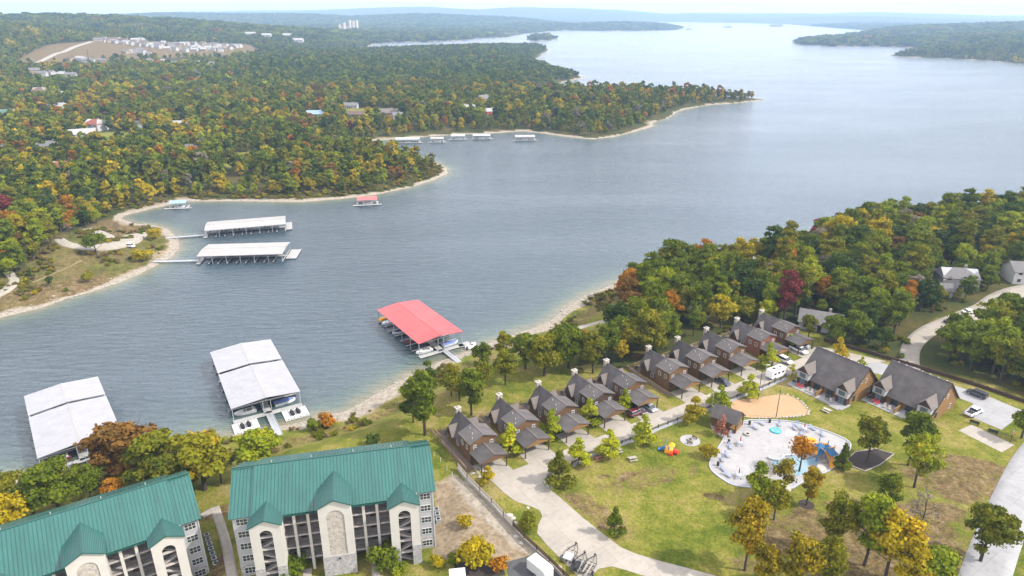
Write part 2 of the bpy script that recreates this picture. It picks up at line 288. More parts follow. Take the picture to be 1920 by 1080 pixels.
# ------------------------------------------------------------------ mesh building
class MB:
    def __init__(s): s.v = []; s.f = []
    def add(s, vs, fs):
        o = len(s.v); s.v += [tuple(v) for v in vs]; s.f += [tuple(i+o for i in f) for f in fs]; return s
    def box(s, x0, x1, y0, y1, z0, z1):
        return s.add([(x0, y0, z0), (x1, y0, z0), (x1, y1, z0), (x0, y1, z0), (x0, y0, z1), (x1, y0, z1), (x1, y1, z1), (x0, y1, z1)],
                     [(0, 3, 2, 1), (4, 5, 6, 7), (0, 1, 5, 4), (1, 2, 6, 5), (2, 3, 7, 6), (3, 0, 4, 7)])
    def prism(s, poly, z0, z1, bottom=True):   # plan polygon (counter-clockwise) raised
        n = len(poly); vs = [(x, y, z0) for x, y in poly]+[(x, y, z1) for x, y in poly]
        fs = [tuple(range(n, 2*n))]+[(i, (i+1) % n, n+(i+1) % n, n+i) for i in range(n)]
        if bottom: fs.append(tuple(range(n-1, -1, -1)))
        return s.add(vs, fs)
    def xz(s, poly, y0, y1):                    # elevation polygon (x,z) with depth along y
        n = len(poly); vs = [(x, y0, z) for x, z in poly]+[(x, y1, z) for x, z in poly]
        return s.add(vs, [tuple(range(n)), tuple(range(2*n-1, n-1, -1))]+[((i+1) % n, i, n+i, n+(i+1) % n) for i in range(n)])
    def yz(s, poly, x0, x1):
        n = len(poly); vs = [(x0, y, z) for y, z in poly]+[(x1, y, z) for y, z in poly]
        return s.add(vs, [tuple(range(n-1, -1, -1)), tuple(range(n, 2*n))]+[(i, (i+1) % n, n+(i+1) % n, n+i) for i in range(n)])
    def slab(s, a, b, c, d, t):                 # a thick sheet under the quad a b c d
        P = [Vector(p) for p in (a, b, c, d)]; nrm = (P[1]-P[0]).cross(P[3]-P[0]).normalized()
        if nrm.z < 0: nrm = -nrm; P = [P[0], P[3], P[2], P[1]]
        Q = [p-nrm*t for p in P]
        return s.add([*P, *Q], [(0, 1, 2, 3), (7, 6, 5, 4), (0, 4, 5, 1), (1, 5, 6, 2), (2, 6, 7, 3), (3, 7, 4, 0)])
    def bar(s, a, b, w, h=None):                # square bar between two points
        a, b = Vector(a), Vector(b); h = h or w; d = (b-a).normalized(); up = Vector((0, 0, 1)) if abs(d.z) < .95 else Vector((0, 1, 0))
        sx = d.cross(up).normalized()*w/2; sy = sx.cross(d).normalized()*h/2
        P = [a-sx-sy, a+sx-sy, a+sx+sy, a-sx+sy]; P += [p+(b-a) for p in P]
        return s.add(P, [(3, 2, 1, 0), (4, 5, 6, 7), (0, 1, 5, 4), (1, 2, 6, 5), (2, 3, 7, 6), (3, 0, 4, 7)])
    def tube(s, a, b, r0, r1=None, n=8, cap=True):
        a, b = Vector(a), Vector(b); r1 = r0 if r1 is None else r1; d = (b-a).normalized(); up = Vector((0, 0, 1)) if abs(d.z) < .9 else Vector((1, 0, 0))
        u = d.cross(up).normalized(); w = d.cross(u)
        vs = [a+(u*math.cos(k*math.tau/n)+w*math.sin(k*math.tau/n))*r0 for k in range(n)]+[b+(u*math.cos(k*math.tau/n)+w*math.sin(k*math.tau/n))*r1 for k in range(n)]
        fs = [(k, (k+1) % n, n+(k+1) % n, n+k) for k in range(n)]
        if cap: fs += [tuple(range(n-1, -1, -1)), tuple(range(n, 2*n))]
        return s.add(vs, fs)
    def lathe(s, prof, n=16, cx=0, cy=0):       # (r,z) profile
        vs = [(cx+r*math.cos(k*math.tau/n), cy+r*math.sin(k*math.tau/n), z) for r, z in prof for k in range(n)]
        m = len(prof); fs = [(i*n+k, i*n+(k+1) % n, (i+1)*n+(k+1) % n, (i+1)*n+k) for i in range(m-1) for k in range(n)]
        fs += [tuple(range(n-1, -1, -1)), tuple((m-1)*n+k for k in range(n))]
        return s.add(vs, fs)
    def loft(s, secs, cap=True):
        n = len(secs[0]); vs = [p for q in secs for p in q]
        fs = [(i*n+k, i*n+(k+1) % n, (i+1)*n+(k+1) % n, (i+1)*n+k) for i in range(len(secs)-1) for k in range(n)]
        if cap: fs += [tuple(range(n-1, -1, -1)), tuple((len(secs)-1)*n+k for k in range(n))]
        return s.add(vs, fs)
    def mesh(s, name, smooth=False):
        me = bpy.data.meshes.new(name); me.from_pydata(s.v, [], s.f)
        if smooth: me.polygons.foreach_set('use_smooth', [True]*len(me.polygons))
        bm = bmesh.new(); bm.from_mesh(me); bmesh.ops.recalc_face_normals(bm, faces=bm.faces); bm.to_mesh(me); bm.free()
        return me
def tag(o, label=None, cat=None, group=None, kind=None):
    for k, v in (('label', label), ('category', cat), ('group', group), ('kind', kind)):
        if v: o[k] = v
    return o
def obj(name, mb, m, parent=None, loc=None, rz=0, smooth=False, kind=None):
    me = mb if isinstance(mb, bpy.types.Mesh) else mb.mesh(name, smooth)
    o = bpy.data.objects.new(name, me); C.objects.link(o)
    if m is not None:
        if len(me.materials) == 0: me.materials.append(M(m) if isinstance(m, str) else m)
        elif me.materials[0] != (M(m) if isinstance(m, str) else m):
            o.material_slots[0].link = 'OBJECT'; o.material_slots[0].material = M(m) if isinstance(m, str) else m
    if parent is not None: o.parent = parent
    if loc is not None: o.location = loc
    o.rotation_euler[2] = rz
    if kind: o['kind'] = kind
    return o
def thing(name, label, cat, loc=(0, 0, 0), rz=0, group=None):
    o = bpy.data.objects.new(name, None); C.objects.link(o); o.location = loc; o.rotation_euler[2] = rz
    o.empty_display_size = .2
    return tag(o, label, cat, group)
def kids(o): return [c for c in KID.get(o.name, [])]
def copy_tree(o, parent=None):
    c = o.copy(); C.objects.link(c); c.parent = parent
    for ch in list(o.children): copy_tree(ch, c)
    return c
def bxo(name, m, parent, *a, **k): return obj(name, MB().box(*a), m, parent, **k)
# ------------------------------------------------------------------ ground
WOOD1 = [(1170, 535), (1195, 520), (1262, 508), (1330, 502), (1400, 495), (1445, 478), (1475, 456), (1530, 440), (1700, 416), (1920, 392), (2200, 366), (2600, 345), (2600, 520), (1990, 510), (1920, 525), (1880, 537), (1850, 556), (1800, 572), (1740, 592), (1706, 625), (1694, 676), (1645, 664), (1590, 646)]
WOOD1B = [(1195, 605), (1165, 596), (1172, 560)]
WOOD2 = [(1730, 690), (1742, 645), (1790, 622), (1850, 606), (1900, 592), (1990, 566), (2600, 640), (2600, 900), (1990, 760), (1920, 735), (1850, 706), (1780, 694)]
ROWA = R(32)
def row(xr, yr, z=PAD):   # cabin-row frame -> world
    return (xr*math.cos(ROWA)-yr*math.sin(ROWA), xr*math.sin(ROWA)+yr*math.cos(ROWA), z)
W1w, W2w = GP(WOOD1, PAD)+[row(*q)[:2] for q in ((184, 112), (177, 124), (150, 128), (116, 129), (108, 134))]+GP(WOOD1B, PAD), GP(WOOD2, PAD)
def TP(pts): return [T(x, y)[:2] for x, y in pts]
CLEAR_POINT = TP([(-60, 560), (0, 530), (60, 503), (108, 450), (165, 428), (230, 408), (300, 425), (338, 450), (330, 487), (200, 556), (0, 612)])
CLEAR_YARD = TP([(170, 268), (185, 250), (235, 246), (262, 252), (250, 272), (200, 282)])
CLEAR_MEADOW = TP([(424, 300), (440, 288), (500, 283), (556, 281), (558, 296), (470, 312), (430, 314)])
CLEAR_SLOPE = TP([(30, 116), (60, 98), (95, 84), (170, 78), (230, 76), (330, 80), (470, 84), (490, 98), (400, 104), (300, 108), (170, 112), (90, 118)])
TOWN = TP([(20, 124), (60, 98), (95, 84), (170, 77), (230, 75), (330, 79), (470, 83), (505, 98), (440, 108), (425, 120), (300, 126), (200, 124), (110, 128)])
CLEAR_ROADSIDE = TP([(50, 158), (60, 142), (150, 136), (155, 148)])
CLEAR_LANE = TP([(250, 240), (268, 232), (274, 258), (262, 262)])
CLEAR_MID = TP([(640, 205), (720, 203), (740, 214), (700, 222), (650, 220)])
# radial grid: fine near the camera, wide to the horizon
rad = [30.0]
while rad[-1] < 17000: rad.append(rad[-1]+max(.85, (rad[-1]-150)*.012 if rad[-1] > 220 else .85))
rad = np.array(rad)
ang = np.concatenate([np.linspace(-88, -46, 22)[:-1], np.linspace(-46, 46, 381), np.linspace(46, 88, 22)[1:]])
A, RR = np.meshgrid(np.radians(ang), rad)
gx, gy = (RR*np.sin(A)).ravel(), (RR*np.cos(A)).ravel()
gd, gnear = shore(gx, gy); gz = height(gx, gy)
na, nr = len(ang), len(rad)
idx = np.arange(na*nr).reshape(nr, na)
quads = np.stack([idx[:-1, :-1], idx[:-1, 1:], idx[1:, 1:], idx[1:, :-1]], -1).reshape(-1, 4)
def grid_mesh(name, x, y, z, q):
    me = bpy.data.meshes.new(name); me.vertices.add(len(x)); me.vertices.foreach_set('co', np.stack([x, y, z], 1).astype(np.float32).ravel())
    me.loops.add(q.size); me.loops.foreach_set('vertex_index', q.astype(np.int32).ravel())
    me.polygons.add(len(q)); me.polygons.foreach_set('loop_start', np.arange(0, q.size, 4, dtype=np.int32))
    me.polygons.foreach_set('use_smooth', np.ones(len(q), bool)); me.update(); me.validate(); return me
gme = grid_mesh('ground', gx, gy, gz, quads[:, ::-1])
def soft(P, w):   # 1 inside a polygon, falling off over w metres outside
    P = np.asarray(P, float); ins = in_poly(gx, gy, P); r = ins.astype(float)
    lo, hi = P.min(0)-w, P.max(0)+w; k = np.where((gx > lo[0]) & (gx < hi[0]) & (gy > lo[1]) & (gy < hi[1]) & ~ins)[0]
    if len(k):
        Pp = np.stack([gx[k], gy[k]], 1)[:, None]; Q = np.roll(P, -1, 0); BA = Q-P; t = np.clip(((Pp-P)*BA).sum(2)/((BA**2).sum(1)+1e-9), 0, 1)
        r[k] = np.clip(1-np.sqrt(((Pp-P-t[..., None]*BA)**2).sum(2)).min(1)/w, 0, 1)
    return r
nb = fnoise(gx, gy, 7, 8)*5+fnoise(gx, gy, 22, 9)*5
shallow = sstep(-40, 0, gd)
wid = np.where(gnear, 4.6, np.where(np.hypot(gx, gy) < 420, 6, 4.5))*(1+1.1*fnoise(gx, gy, 34, 15))
beach = np.where(gd < 0, 1, 1-sstep(.55, 1.15, (gd+nb)/wid))
YARD = GP([(822, 908), (850, 896), (872, 912), (905, 942), (940, 978), (975, 1012), (1005, 1040), (960, 1052), (930, 1044), (880, 1046), (842, 1040), (820, 1036)], 7.6)
STRIP = GP([(850, 894), (862, 896), (905, 934), (945, 972), (985, 1008), (1012, 1036), (990, 1034), (950, 1006), (905, 965), (872, 930)], PAD)
beach = np.maximum(beach, np.where(gnear, .8*soft(YARD, 2), 0))
woodm = np.maximum(soft(W1w, 6), soft(W2w, 6))
lawn = np.where(gnear, 1-woodm, 0)
for P in (CLEAR_YARD, CLEAR_MEADOW, CLEAR_MID): lawn = np.maximum(lawn, soft(P, 6))
lawn = np.maximum(lawn, .45*soft(CLEAR_POINT, 10))
dry = np.where(gnear, .2, 0.0)
def blob(px, py, rx, ry, a, w=1.0, z=PAD):
    global dry
    c = G(px, py, z); u = (gx-c[0])*math.cos(a)+(gy-c[1])*math.sin(a); v = -(gx-c[0])*math.sin(a)+(gy-c[1])*math.cos(a)
    dry = np.maximum(dry, w*(1-sstep(.45, 1.15, np.sqrt((u/rx)**2+(v/ry)**2)+.35*fnoise(gx, gy, 2.2, 12))))
for b_ in [(1175, 893, 4.2, 1.1, .5, 1), (1132, 893, 1.6, .8, .3, .8), (1250, 900, 2.2, 1.2, .2, .6), (1085, 945, 2.0, 5.5, .75, .75), (1130, 985, 1.6, 3.2, .7, .7), (1300, 880, 1.6, 3.5, -.2, .55), (1340, 930, 3.5, 1.4, -.3, .7), (1450, 1010, 6, 5, .3, .8),
           (1600, 960, 5, 3, .2, .85), (1540, 1010, 5, 4, 0, .9), (1640, 1030, 7, 4, 0, .95), (1790, 920, 6, 5, .4, .9), (1830, 870, 10, 3.2, -.5, 1), (1740, 870, 4, 3, 0, .9), (1690, 960, 7, 3.5, .2, .9), (1770, 960, 6, 4, .2, .8), (1510, 960, 4, 2.2, .1, .8), (1590, 1070, 12, 3, 0, .8), (1740, 1050, 8, 3, .1, .65), (1860, 905, 5, 2.5, -.4, .7),
           (1640, 1010, 26, 13, .1, .72), (1480, 1000, 12, 8, .1, .6), (1800, 900, 16, 9, -.3, .7), (1200, 900, 14, 5, .4, .48), (1120, 960, 4, 12, .7, .6), (860, 720, 3, 9, -.6, .6), (700, 780, 9, 2.5, .5, .5), (1400, 1060, 4, 3, 0, .6), (400, 930, 7, 3, .4, .8), (410, 1040, 2.5, 7, .2, .9), (900, 700, 5, 3, .5, .5)]: blob(*b_)
dry = np.maximum(dry, .85*soft(CLEAR_SLOPE, 20)); dry = np.maximum(dry, .75*soft(CLEAR_POINT, 10)*(.5+1.2*fnoise(gx, gy, 14, 4)+.25))
dry = np.maximum(dry, np.where(gnear, .55*sstep(20, 11, gd)*sstep(3, 10, gd), 0))
rock = np.maximum(np.where(gnear, 1-sstep(4, 9, gd), 1-sstep(2, 6, gd)), soft(STRIP, 2)*.8)
col = np.stack([beach, lawn, np.clip(dry, 0, 1), np.clip(rock, 0, 1)], 1).astype(np.float32)
at_ = gme.attributes.new('zone', 'FLOAT_COLOR', 'POINT'); at_.data.foreach_set('color', col.ravel())
def ground_mat():
    m, n, l, p = nt('ground'); p.inputs['Roughness'].default_value = .95; p.inputs['Specular IOR Level'].default_value = .06
    geo = n.new('ShaderNodeNewGeometry'); at = n.new('ShaderNodeAttribute'); at.attribute_name = 'zone'
    sp = n.new('ShaderNodeSeparateColor'); l.new(at.outputs['Color'], sp.inputs[0])
    def noise(s, d=6, r=.6):
        q = n.new('ShaderNodeTexNoise'); q.inputs['Scale'].default_value = s; q.inputs['Detail'].default_value = d; q.inputs['Roughness'].default_value = r; l.new(geo.outputs['Position'], q.inputs['Vector']); return q.outputs[0]
    def ramp(src, *st):
        r = n.new('ShaderNodeValToRGB'); e = r.color_ramp.elements
        while len(e) < len(st): e.new(.5)
        for k, (pos, c) in enumerate(st): e[k].position = pos; e[k].color = (*c, 1)
        l.new(src, r.inputs[0]); return r.outputs[0]
    def mix(f, a, b):
        x = n.new('ShaderNodeMix'); x.data_type = 'RGBA'
        (l.new(f, x.inputs[0]) if not isinstance(f, float) else setattr(x.inputs[0], 'default_value', f)); l.new(a, x.inputs[6]); l.new(b, x.inputs[7]); return x.outputs[2]
    def edge(f, nz, amt=.55):   # break a zone's edge up with noise
        a = n.new('ShaderNodeMath'); a.operation = 'SUBTRACT'; l.new(nz, a.inputs[0]); a.inputs[1].default_value = .5
        b = n.new('ShaderNodeMath'); b.operation = 'MULTIPLY_ADD'; l.new(a.outputs[0], b.inputs[0]); b.inputs[1].default_value = amt*2; l.new(f, b.inputs[2])
        r = n.new('ShaderNodeMapRange'); r.inputs['From Min'].default_value = .3; r.inputs['From Max'].default_value = .7; l.new(b.outputs[0], r.inputs[0]); return r.outputs[0]
    floor = ramp(noise(.05, 8, .75), (.3, (.022, .034, .009)), (.5, (.045, .050, .014)), (.62, (.085, .062, .022)), (.75, (.04, .060, .012)))
    def mul(a_, b_):
        x = n.new('ShaderNodeMix'); x.data_type = 'RGBA'; x.blend_type = 'MULTIPLY'; x.inputs[0].default_value = 1; l.new(a_, x.inputs[6]); l.new(b_, x.inputs[7]); return x.outputs[2]
    grain = ramp(noise(2.2, 8, .85), (.34, (.45, .45, .45)), (.5, (.95, .95, .95)), (.66, (1.5, 1.45, 1.4)))
    lawnc = mul(ramp(noise(.085, 11, .78), (.32, (.042, .068, .007)), (.42, (.085, .104, .012)), (.50, (.132, .136, .022)), (.57, (.180, .158, .042)), (.66, (.225, .178, .085))), grain)
    dryc = mul(ramp(noise(.5, 10, .85), (.34, (.040, .034, .014)), (.44, (.085, .062, .026)), (.54, (.150, .108, .052)), (.62, (.215, .165, .095)), (.72, (.085, .095, .02))), grain)
    bch = ramp(noise(.8, 10, .8), (.3, (.090, .068, .040)), (.46, (.18, .14, .09)), (.6, (.27, .215, .15)), (.74, (.19, .165, .13)))
    rck = ramp(noise(.7, 10, .9), (.35, (.11, .095, .075)), (.5, (.25, .22, .175)), (.66, (.38, .345, .295)))
    n1, n2 = noise(.35, 6, .7), noise(.8, 6, .7)
    c = mix(edge(sp.outputs[1], n1), floor, lawnc)
    c = mix(edge(sp.outputs[2], n2, .7), c, dryc)
    c = mix(edge(sp.outputs[0], n1, .5), c, mix(edge(at.outputs['Alpha'], n2, .7), bch, rck))
    l.new(c, p.inputs['Base Color'])
    bp = n.new('ShaderNodeBump'); bp.inputs['Strength'].default_value = .5; bp.inputs['Distance'].default_value = .25; l.new(noise(1.6, 8, .8), bp.inputs['Height']); l.new(bp.outputs[0], p.inputs['Normal'])
    return m
gme.materials.append(ground_mat())
ground = bpy.data.objects.new('ground', gme); C.objects.link(ground); tag(ground, 'lawns, pale beaches and wooded hills around the lake', kind='structure')

# ------------------------------------------------------------------ water: one sheet at lake level
wet = gd.reshape(nr, na) < 14
keep = (wet[:-1, :-1] | wet[:-1, 1:] | wet[1:, 1:] | wet[1:, :-1]).ravel()
wme = grid_mesh('lake', gx, gy, np.zeros_like(gx), quads[keep][:, ::-1])
bmw = bmesh.new(); bmw.from_mesh(wme); bmesh.ops.delete(bmw, geom=[v for v in bmw.verts if not v.link_faces], context='VERTS'); bmw.to_mesh(wme); bmw.free()
wx = np.empty(len(wme.vertices)*3, np.float32); wme.vertices.foreach_get('co', wx); wx = wx.reshape(-1, 3)
wd, _ = shore(wx[:, 0], wx[:, 1])
at_ = wme.attributes.new('depth', 'FLOAT', 'POINT'); at_.data.foreach_set('value', np.clip(-wd, 0, 100).astype(np.float32))
def water_mat():
    m, n, l, p = nt('lake_water'); geo = n.new('ShaderNodeNewGeometry'); at = n.new('ShaderNodeAttribute'); at.attribute_name = 'depth'
    nz0 = n.new('ShaderNodeTexNoise'); nz0.inputs['Scale'].default_value = .12; l.new(geo.outputs['Position'], nz0.inputs['Vector'])
    ad = n.new('ShaderNodeMath'); ad.operation = 'MULTIPLY_ADD'; l.new(nz0.outputs[0], ad.inputs[0]); ad.inputs[1].default_value = 7; l.new(at.outputs['Fac'], ad.inputs[2])
    mr = n.new('ShaderNodeMapRange'); mr.inputs['From Min'].default_value = 2.5; mr.inputs['From Max'].default_value = 26; l.new(ad.outputs[0], mr.inputs[0])
    cr = n.new('ShaderNodeValToRGB'); e = cr.color_ramp.elements; e[0].position = 0; e[0].color = (.18, .155, .10, 1); e[1].position = 1; e[1].color = (.028, .050, .064, 1)
    for pos, c in ((.10, (.12, .12, .075)), (.26, (.055, .085, .072)), (.5, (.034, .060, .066))): q = e.new(pos); q.color = (*c, 1)
    l.new(mr.outputs[0], cr.inputs[0]); l.new(cr.outputs[0], p.inputs['Base Color'])
    p.inputs['Roughness'].default_value = .16; p.inputs['IOR'].default_value = 1.7; p.inputs['Specular IOR Level'].default_value = .5
    def wave(sx, sy, rot, sc, d):
        mp = n.new('ShaderNodeMapping'); mp.inputs['Rotation'].default_value = (0, 0, rot); mp.inputs['Scale'].default_value = (sx, sy, 1); l.new(geo.outputs['Position'], mp.inputs[0])
        q = n.new('ShaderNodeTexNoise'); q.inputs['Scale'].default_value = sc; q.inputs['Detail'].default_value = d; q.inputs['Roughness'].default_value = .6; q.inputs['Distortion'].default_value = .6; l.new(mp.outputs[0], q.inputs['Vector']); return q.outputs[0]
    a = n.new('ShaderNodeMath'); a.operation = 'MULTIPLY_ADD'; l.new(wave(.28, 1, R(20), .55, 4), a.inputs[0]); a.inputs[1].default_value = 1.0
    b = n.new('ShaderNodeMath'); b.operation = 'MULTIPLY'; l.new(wave(.5, 1, R(-15), 1.3, 3), b.inputs[0]); b.inputs[1].default_value = .35; l.new(b.outputs[0], a.inputs[2])
    # gusts: patches of stronger and weaker ripple
    gu = wave(.35, 1, R(12), .012, 4); gm = n.new('ShaderNodeMapRange'); gm.inputs['From Min'].default_value = .35; gm.inputs['From Max'].default_value = .65; gm.inputs['To Min'].default_value = .55; gm.inputs['To Max'].default_value = 1; l.new(gu, gm.inputs[0])
    bp = n.new('ShaderNodeBump'); bp.inputs['Distance'].default_value = 1.0; l.new(gm.outputs[0], bp.inputs['Strength']); l.new(a.outputs[0], bp.inputs['Height']); l.new(bp.outputs[0], p.inputs['Normal'])
    return m
wme.materials.append(water_mat())
lake_o = bpy.data.objects.new('lake', wme); C.objects.link(lake_o); tag(lake_o, 'wind rippled blue grey lake', kind='structure')

# ------------------------------------------------------------------ haze: even pale air round the whole place
hzb = MB().box(-19000, 19000, -1200, 18500, -9, 330)
haze = obj('haze', hzb, None, kind='stuff'); haze['label'] = 'thin pale blue haze over the far hills'
hm = bpy.data.materials.new('haze'); hm.use_nodes = True; hn = hm.node_tree.nodes; hn.clear()
ho = hn.new('ShaderNodeOutputMaterial'); hv = hn.new('ShaderNodeVolumePrincipled'); hv.inputs['Color'].default_value = (.48, .70, 1, 1); hv.inputs['Density'].default_value = HAZE if 'HAZE' in globals() else 1.15e-4; hv.inputs['Anisotropy'].default_value = .2
hm.node_tree.links.new(hv.outputs[0], ho.inputs['Volume']); haze.data.materials.append(hm); haze.display_type = 'WIRE'

# ------------------------------------------------------------------ drives, roads, tracks and other paving
def sheet(name, pts, z, m, label=None, thick=.12, parent=None, kind='structure', sm=0, world=False):
    P = [tuple(p) for p in pts] if world else GP(pts, z)
    if sm: P = [tuple(q) for q in smooth_poly(P, sm)]
    ar = sum(P[i-1][0]*P[i][1]-P[i][0]*P[i-1][1] for i in range(len(P)))
    if ar < 0: P = P[::-1]
    bm = bmesh.new(); top = [bm.verts.new((x, y, z)) for x, y in P]; bot = [bm.verts.new((x, y, z-thick)) for x, y in P]; n = len(P)
    es = [bm.edges.new((top[i], top[(i+1) % n])) for i in range(n)]
    bmesh.ops.triangle_fill(bm, use_beauty=True, use_dissolve=False, edges=es)
    for i in range(n): bm.faces.new((bot[i], bot[(i+1) % n], top[(i+1) % n], top[i]))
    bmesh.ops.recalc_face_normals(bm, faces=bm.faces)
    me = bpy.data.meshes.new(name); bm.to_mesh(me); bm.free(); me.materials.append(M(m)); o = bpy.data.objects.new(name, me); C.objects.link(o)
    if parent is not None: o.parent = parent
    return tag(o, label, kind=kind)
def ribbon(name, pts, w, m, label, off=.06, step=3.0, grade=False):
    """a road that lies on the ground: pts are pixels on the ground"""
    P = np.array([T(*p)[:2] for p in pts]); Q = [P[0]]
    for i in range(len(P)-1):       # Catmull-Rom
        p0, p1, p2, p3 = P[max(i-1, 0)], P[i], P[i+1], P[min(i+2, len(P)-1)]; k = max(2, int(np.linalg.norm(p2-p1)/step))
        for t in np.linspace(0, 1, k+1)[1:]: Q.append(.5*((2*p1)+(p2-p0)*t+(2*p0-5*p1+4*p2-p3)*t*t+(3*p1-p0-3*p2+p3)*t**3))
    Q = np.array(Q); tg = np.gradient(Q, axis=0); tg /= np.linalg.norm(tg, axis=1)[:, None]; nm = np.stack([-tg[:, 1], tg[:, 0]], 1)
    ws = np.array(w if isinstance(w, (list, tuple)) else [w, w], float); W = np.interp(np.linspace(0, 1, len(Q)), np.linspace(0, 1, len(ws)), ws)
    cols = [Q+nm*(W*k/2)[:, None] for k in (-1.06, -1, -.5, 0, .5, 1, 1.06)]
    X = np.stack(cols, 1); Z = height(X[..., 0], X[..., 1])+off
    Z[:, 1:6] = np.maximum(Z[:, 1:6], 0.3*Z[:, 1:6]+.7*Z[:, 1:6].max(1, keepdims=True)-0.05); Z[:, 0] -= .35; Z[:, 6] -= .35
    V = np.concatenate([X, Z[..., None]], 2).reshape(-1, 3); n = 7
    F = [(i*n+k, (i+1)*n+k, (i+1)*n+k+1, i*n+k+1) for i in range(len(Q)-1) for k in range(6)]
    return tag(obj(name, MB().add(V, F), m, smooth=True), label, kind='structure')
CX = [61.7, 72.9, 84.2, 95.4, 105.9, 120.8, 131.7, 143.2, 156.2, 167.3]; YF = 110.4      # carport front peaks stood at yr = 105.7
# main concrete drive
left = [(904, 886), (924, 904), (945, 924), (966, 940), (997, 950), (1012, 957), (1017, 968), (1009, 985), (1007, 1000), (1026, 1023), (1049, 1046), (1075, 1072), (1098, 1096)]
isle = [(1106, 1090), (1111, 1078), (1122, 1067), (1147, 1062), (1173, 1069), (1210, 1081), (1300, 1110)]
right = [(1420, 1105), (1350, 1082), (1280, 1063), (1241, 1053), (1194, 1039), (1163, 1026), (1132, 1002), (1093, 971), (1049, 932), (1031, 918), (1020, 908), (1024, 893), (1040, 883), (1070, 869), (1098, 852), (1127, 842), (1163, 829), (1194, 818), (1231, 800), (1284, 780), (1330, 763), (1364, 749), (1393, 737), (1427, 725), (1471, 706), (1496, 697)]
upw = [row(CX[-1]+6, YF-4.2), row(CX[-1]+4.5, YF-6.2)]
for i in range(9, -1, -1):
    c = CX[i]; upw += [row(c+3.6, YF-6.4), row(c+3.4, YF-.5), row(c-3.4, YF-.5), row(c-3.6, YF-6.4)]
DRIVE = GP(left, PAD)+GP(isle, PAD)+GP(right, PAD)+[p[:2] for p in [row(182, 90), row(176, 103)]+upw]+GP([(893, 876)], PAD)
sheet('drive', DRIVE, PAD+.05, 'concrete', 'pale concrete drive in front of the cabins', world=True)
sheet('rear_drive', [(1520, 664), (1526, 650), (1593, 662), (1663, 683), (1787, 722), (1850, 742), (1910, 767), (2000, 800), (2000, 846), (1912, 780), (1878, 806), (1803, 774), (1826, 757), (1795, 745), (1740, 728), (1650, 702), (1600, 690), (1545, 676), (1500, 694), (1497, 684)], PAD+.04, 'concrete_grey', 'grey concrete drive and parking bay behind the two lodges')
sheet('sports_pad', [(1797, 807), (1822, 796), (1902, 834), (1878, 848)], PAD+.05, 'concrete', 'small rectangular concrete court on the grass')
ribbon('road', [(1990, 800), (1940, 862), (1912, 915), (1890, 965), (1868, 1020), (1846, 1085), (1830, 1150), (1800, 1300), (1770, 1500)], 7.2, 'concrete_grey', 'light grey road curving out of the park', off=.05)
ribbon('gravel_road', [(1708, 700), (1705, 672), (1712, 645), (1745, 618), (1800, 597), (1850, 578), (1885, 556), (1940, 540), (2050, 525)], [5, 5, 5.5, 7, 8, 8, 7, 7], 'gravel_track', 'pale gravel road through the wood', off=.12)
ribbon('shore_path', [(1030, 640), (1075, 620), (1110, 609), (1165, 605)], 3.2, 'gravel_track', 'short gravel path on the bank', off=.1, step=2)
ribbon('gravel_loop', [(110, 448), (125, 458), (160, 464), (205, 462), (235, 452), (262, 440), (290, 436)], [4, 5, 6, 9, 12, 9, 4], 'gravel_track', 'white gravel turning loop on the point', off=.12)
ribbon('gravel_spur', [(163, 430), (185, 438), (205, 450)], [4, 6, 7], 'gravel_track', 'white gravel spur of the turning loop', off=.16)
ribbon('point_path', [(-20, 560), (10, 545), (26, 530), (24, 520), (14, 510)], [4, 4, 3, 3], 'gravel_track', 'gravel track at the edge of the wood', off=.12)
ribbon('point_trail', [(60, 530), (100, 513), (130, 500), (152, 488)], .9, 'trail_earth', 'thin trodden trail over the dry grass', off=.08)
ribbon('gravel_drive', [(262, 262), (264, 250), (262, 236), (256, 226)], 7, 'concrete_grey', 'short grey drive between the trees', off=.15)
ribbon('hill_road', [(70, 118), (105, 101), (118, 98), (140, 88), (172, 78)], [8, 8, 9, 9], 'gravel_track', 'pale dirt road climbing the brown slope', off=.5, step=12)
ribbon('side_path', [(404, 955), (414, 985), (424, 1020), (432, 1060), (440, 1100)], 1.8, 'concrete', 'narrow concrete path between the two green roofed buildings', off=.08, step=1.5)
ribbon('side_walk', [(378, 968), (396, 958), (412, 953)], 1.6, 'concrete', 'short concrete walk to the lake side', off=.12, step=1.5)
sheet('asphalt_yard', [(948, 1054), (1000, 1040), (1016, 1044), (1062, 1090), (960, 1110)], PAD+.04, 'asphalt', 'dark asphalt corner by the white trailer')
sheet('planting_bed', [(850, 1056), (915, 1050), (940, 1058), (948, 1078), (860, 1090)], PAD+.02, 'mulch', 'dark mulched bed along the kerb', kind='structure')
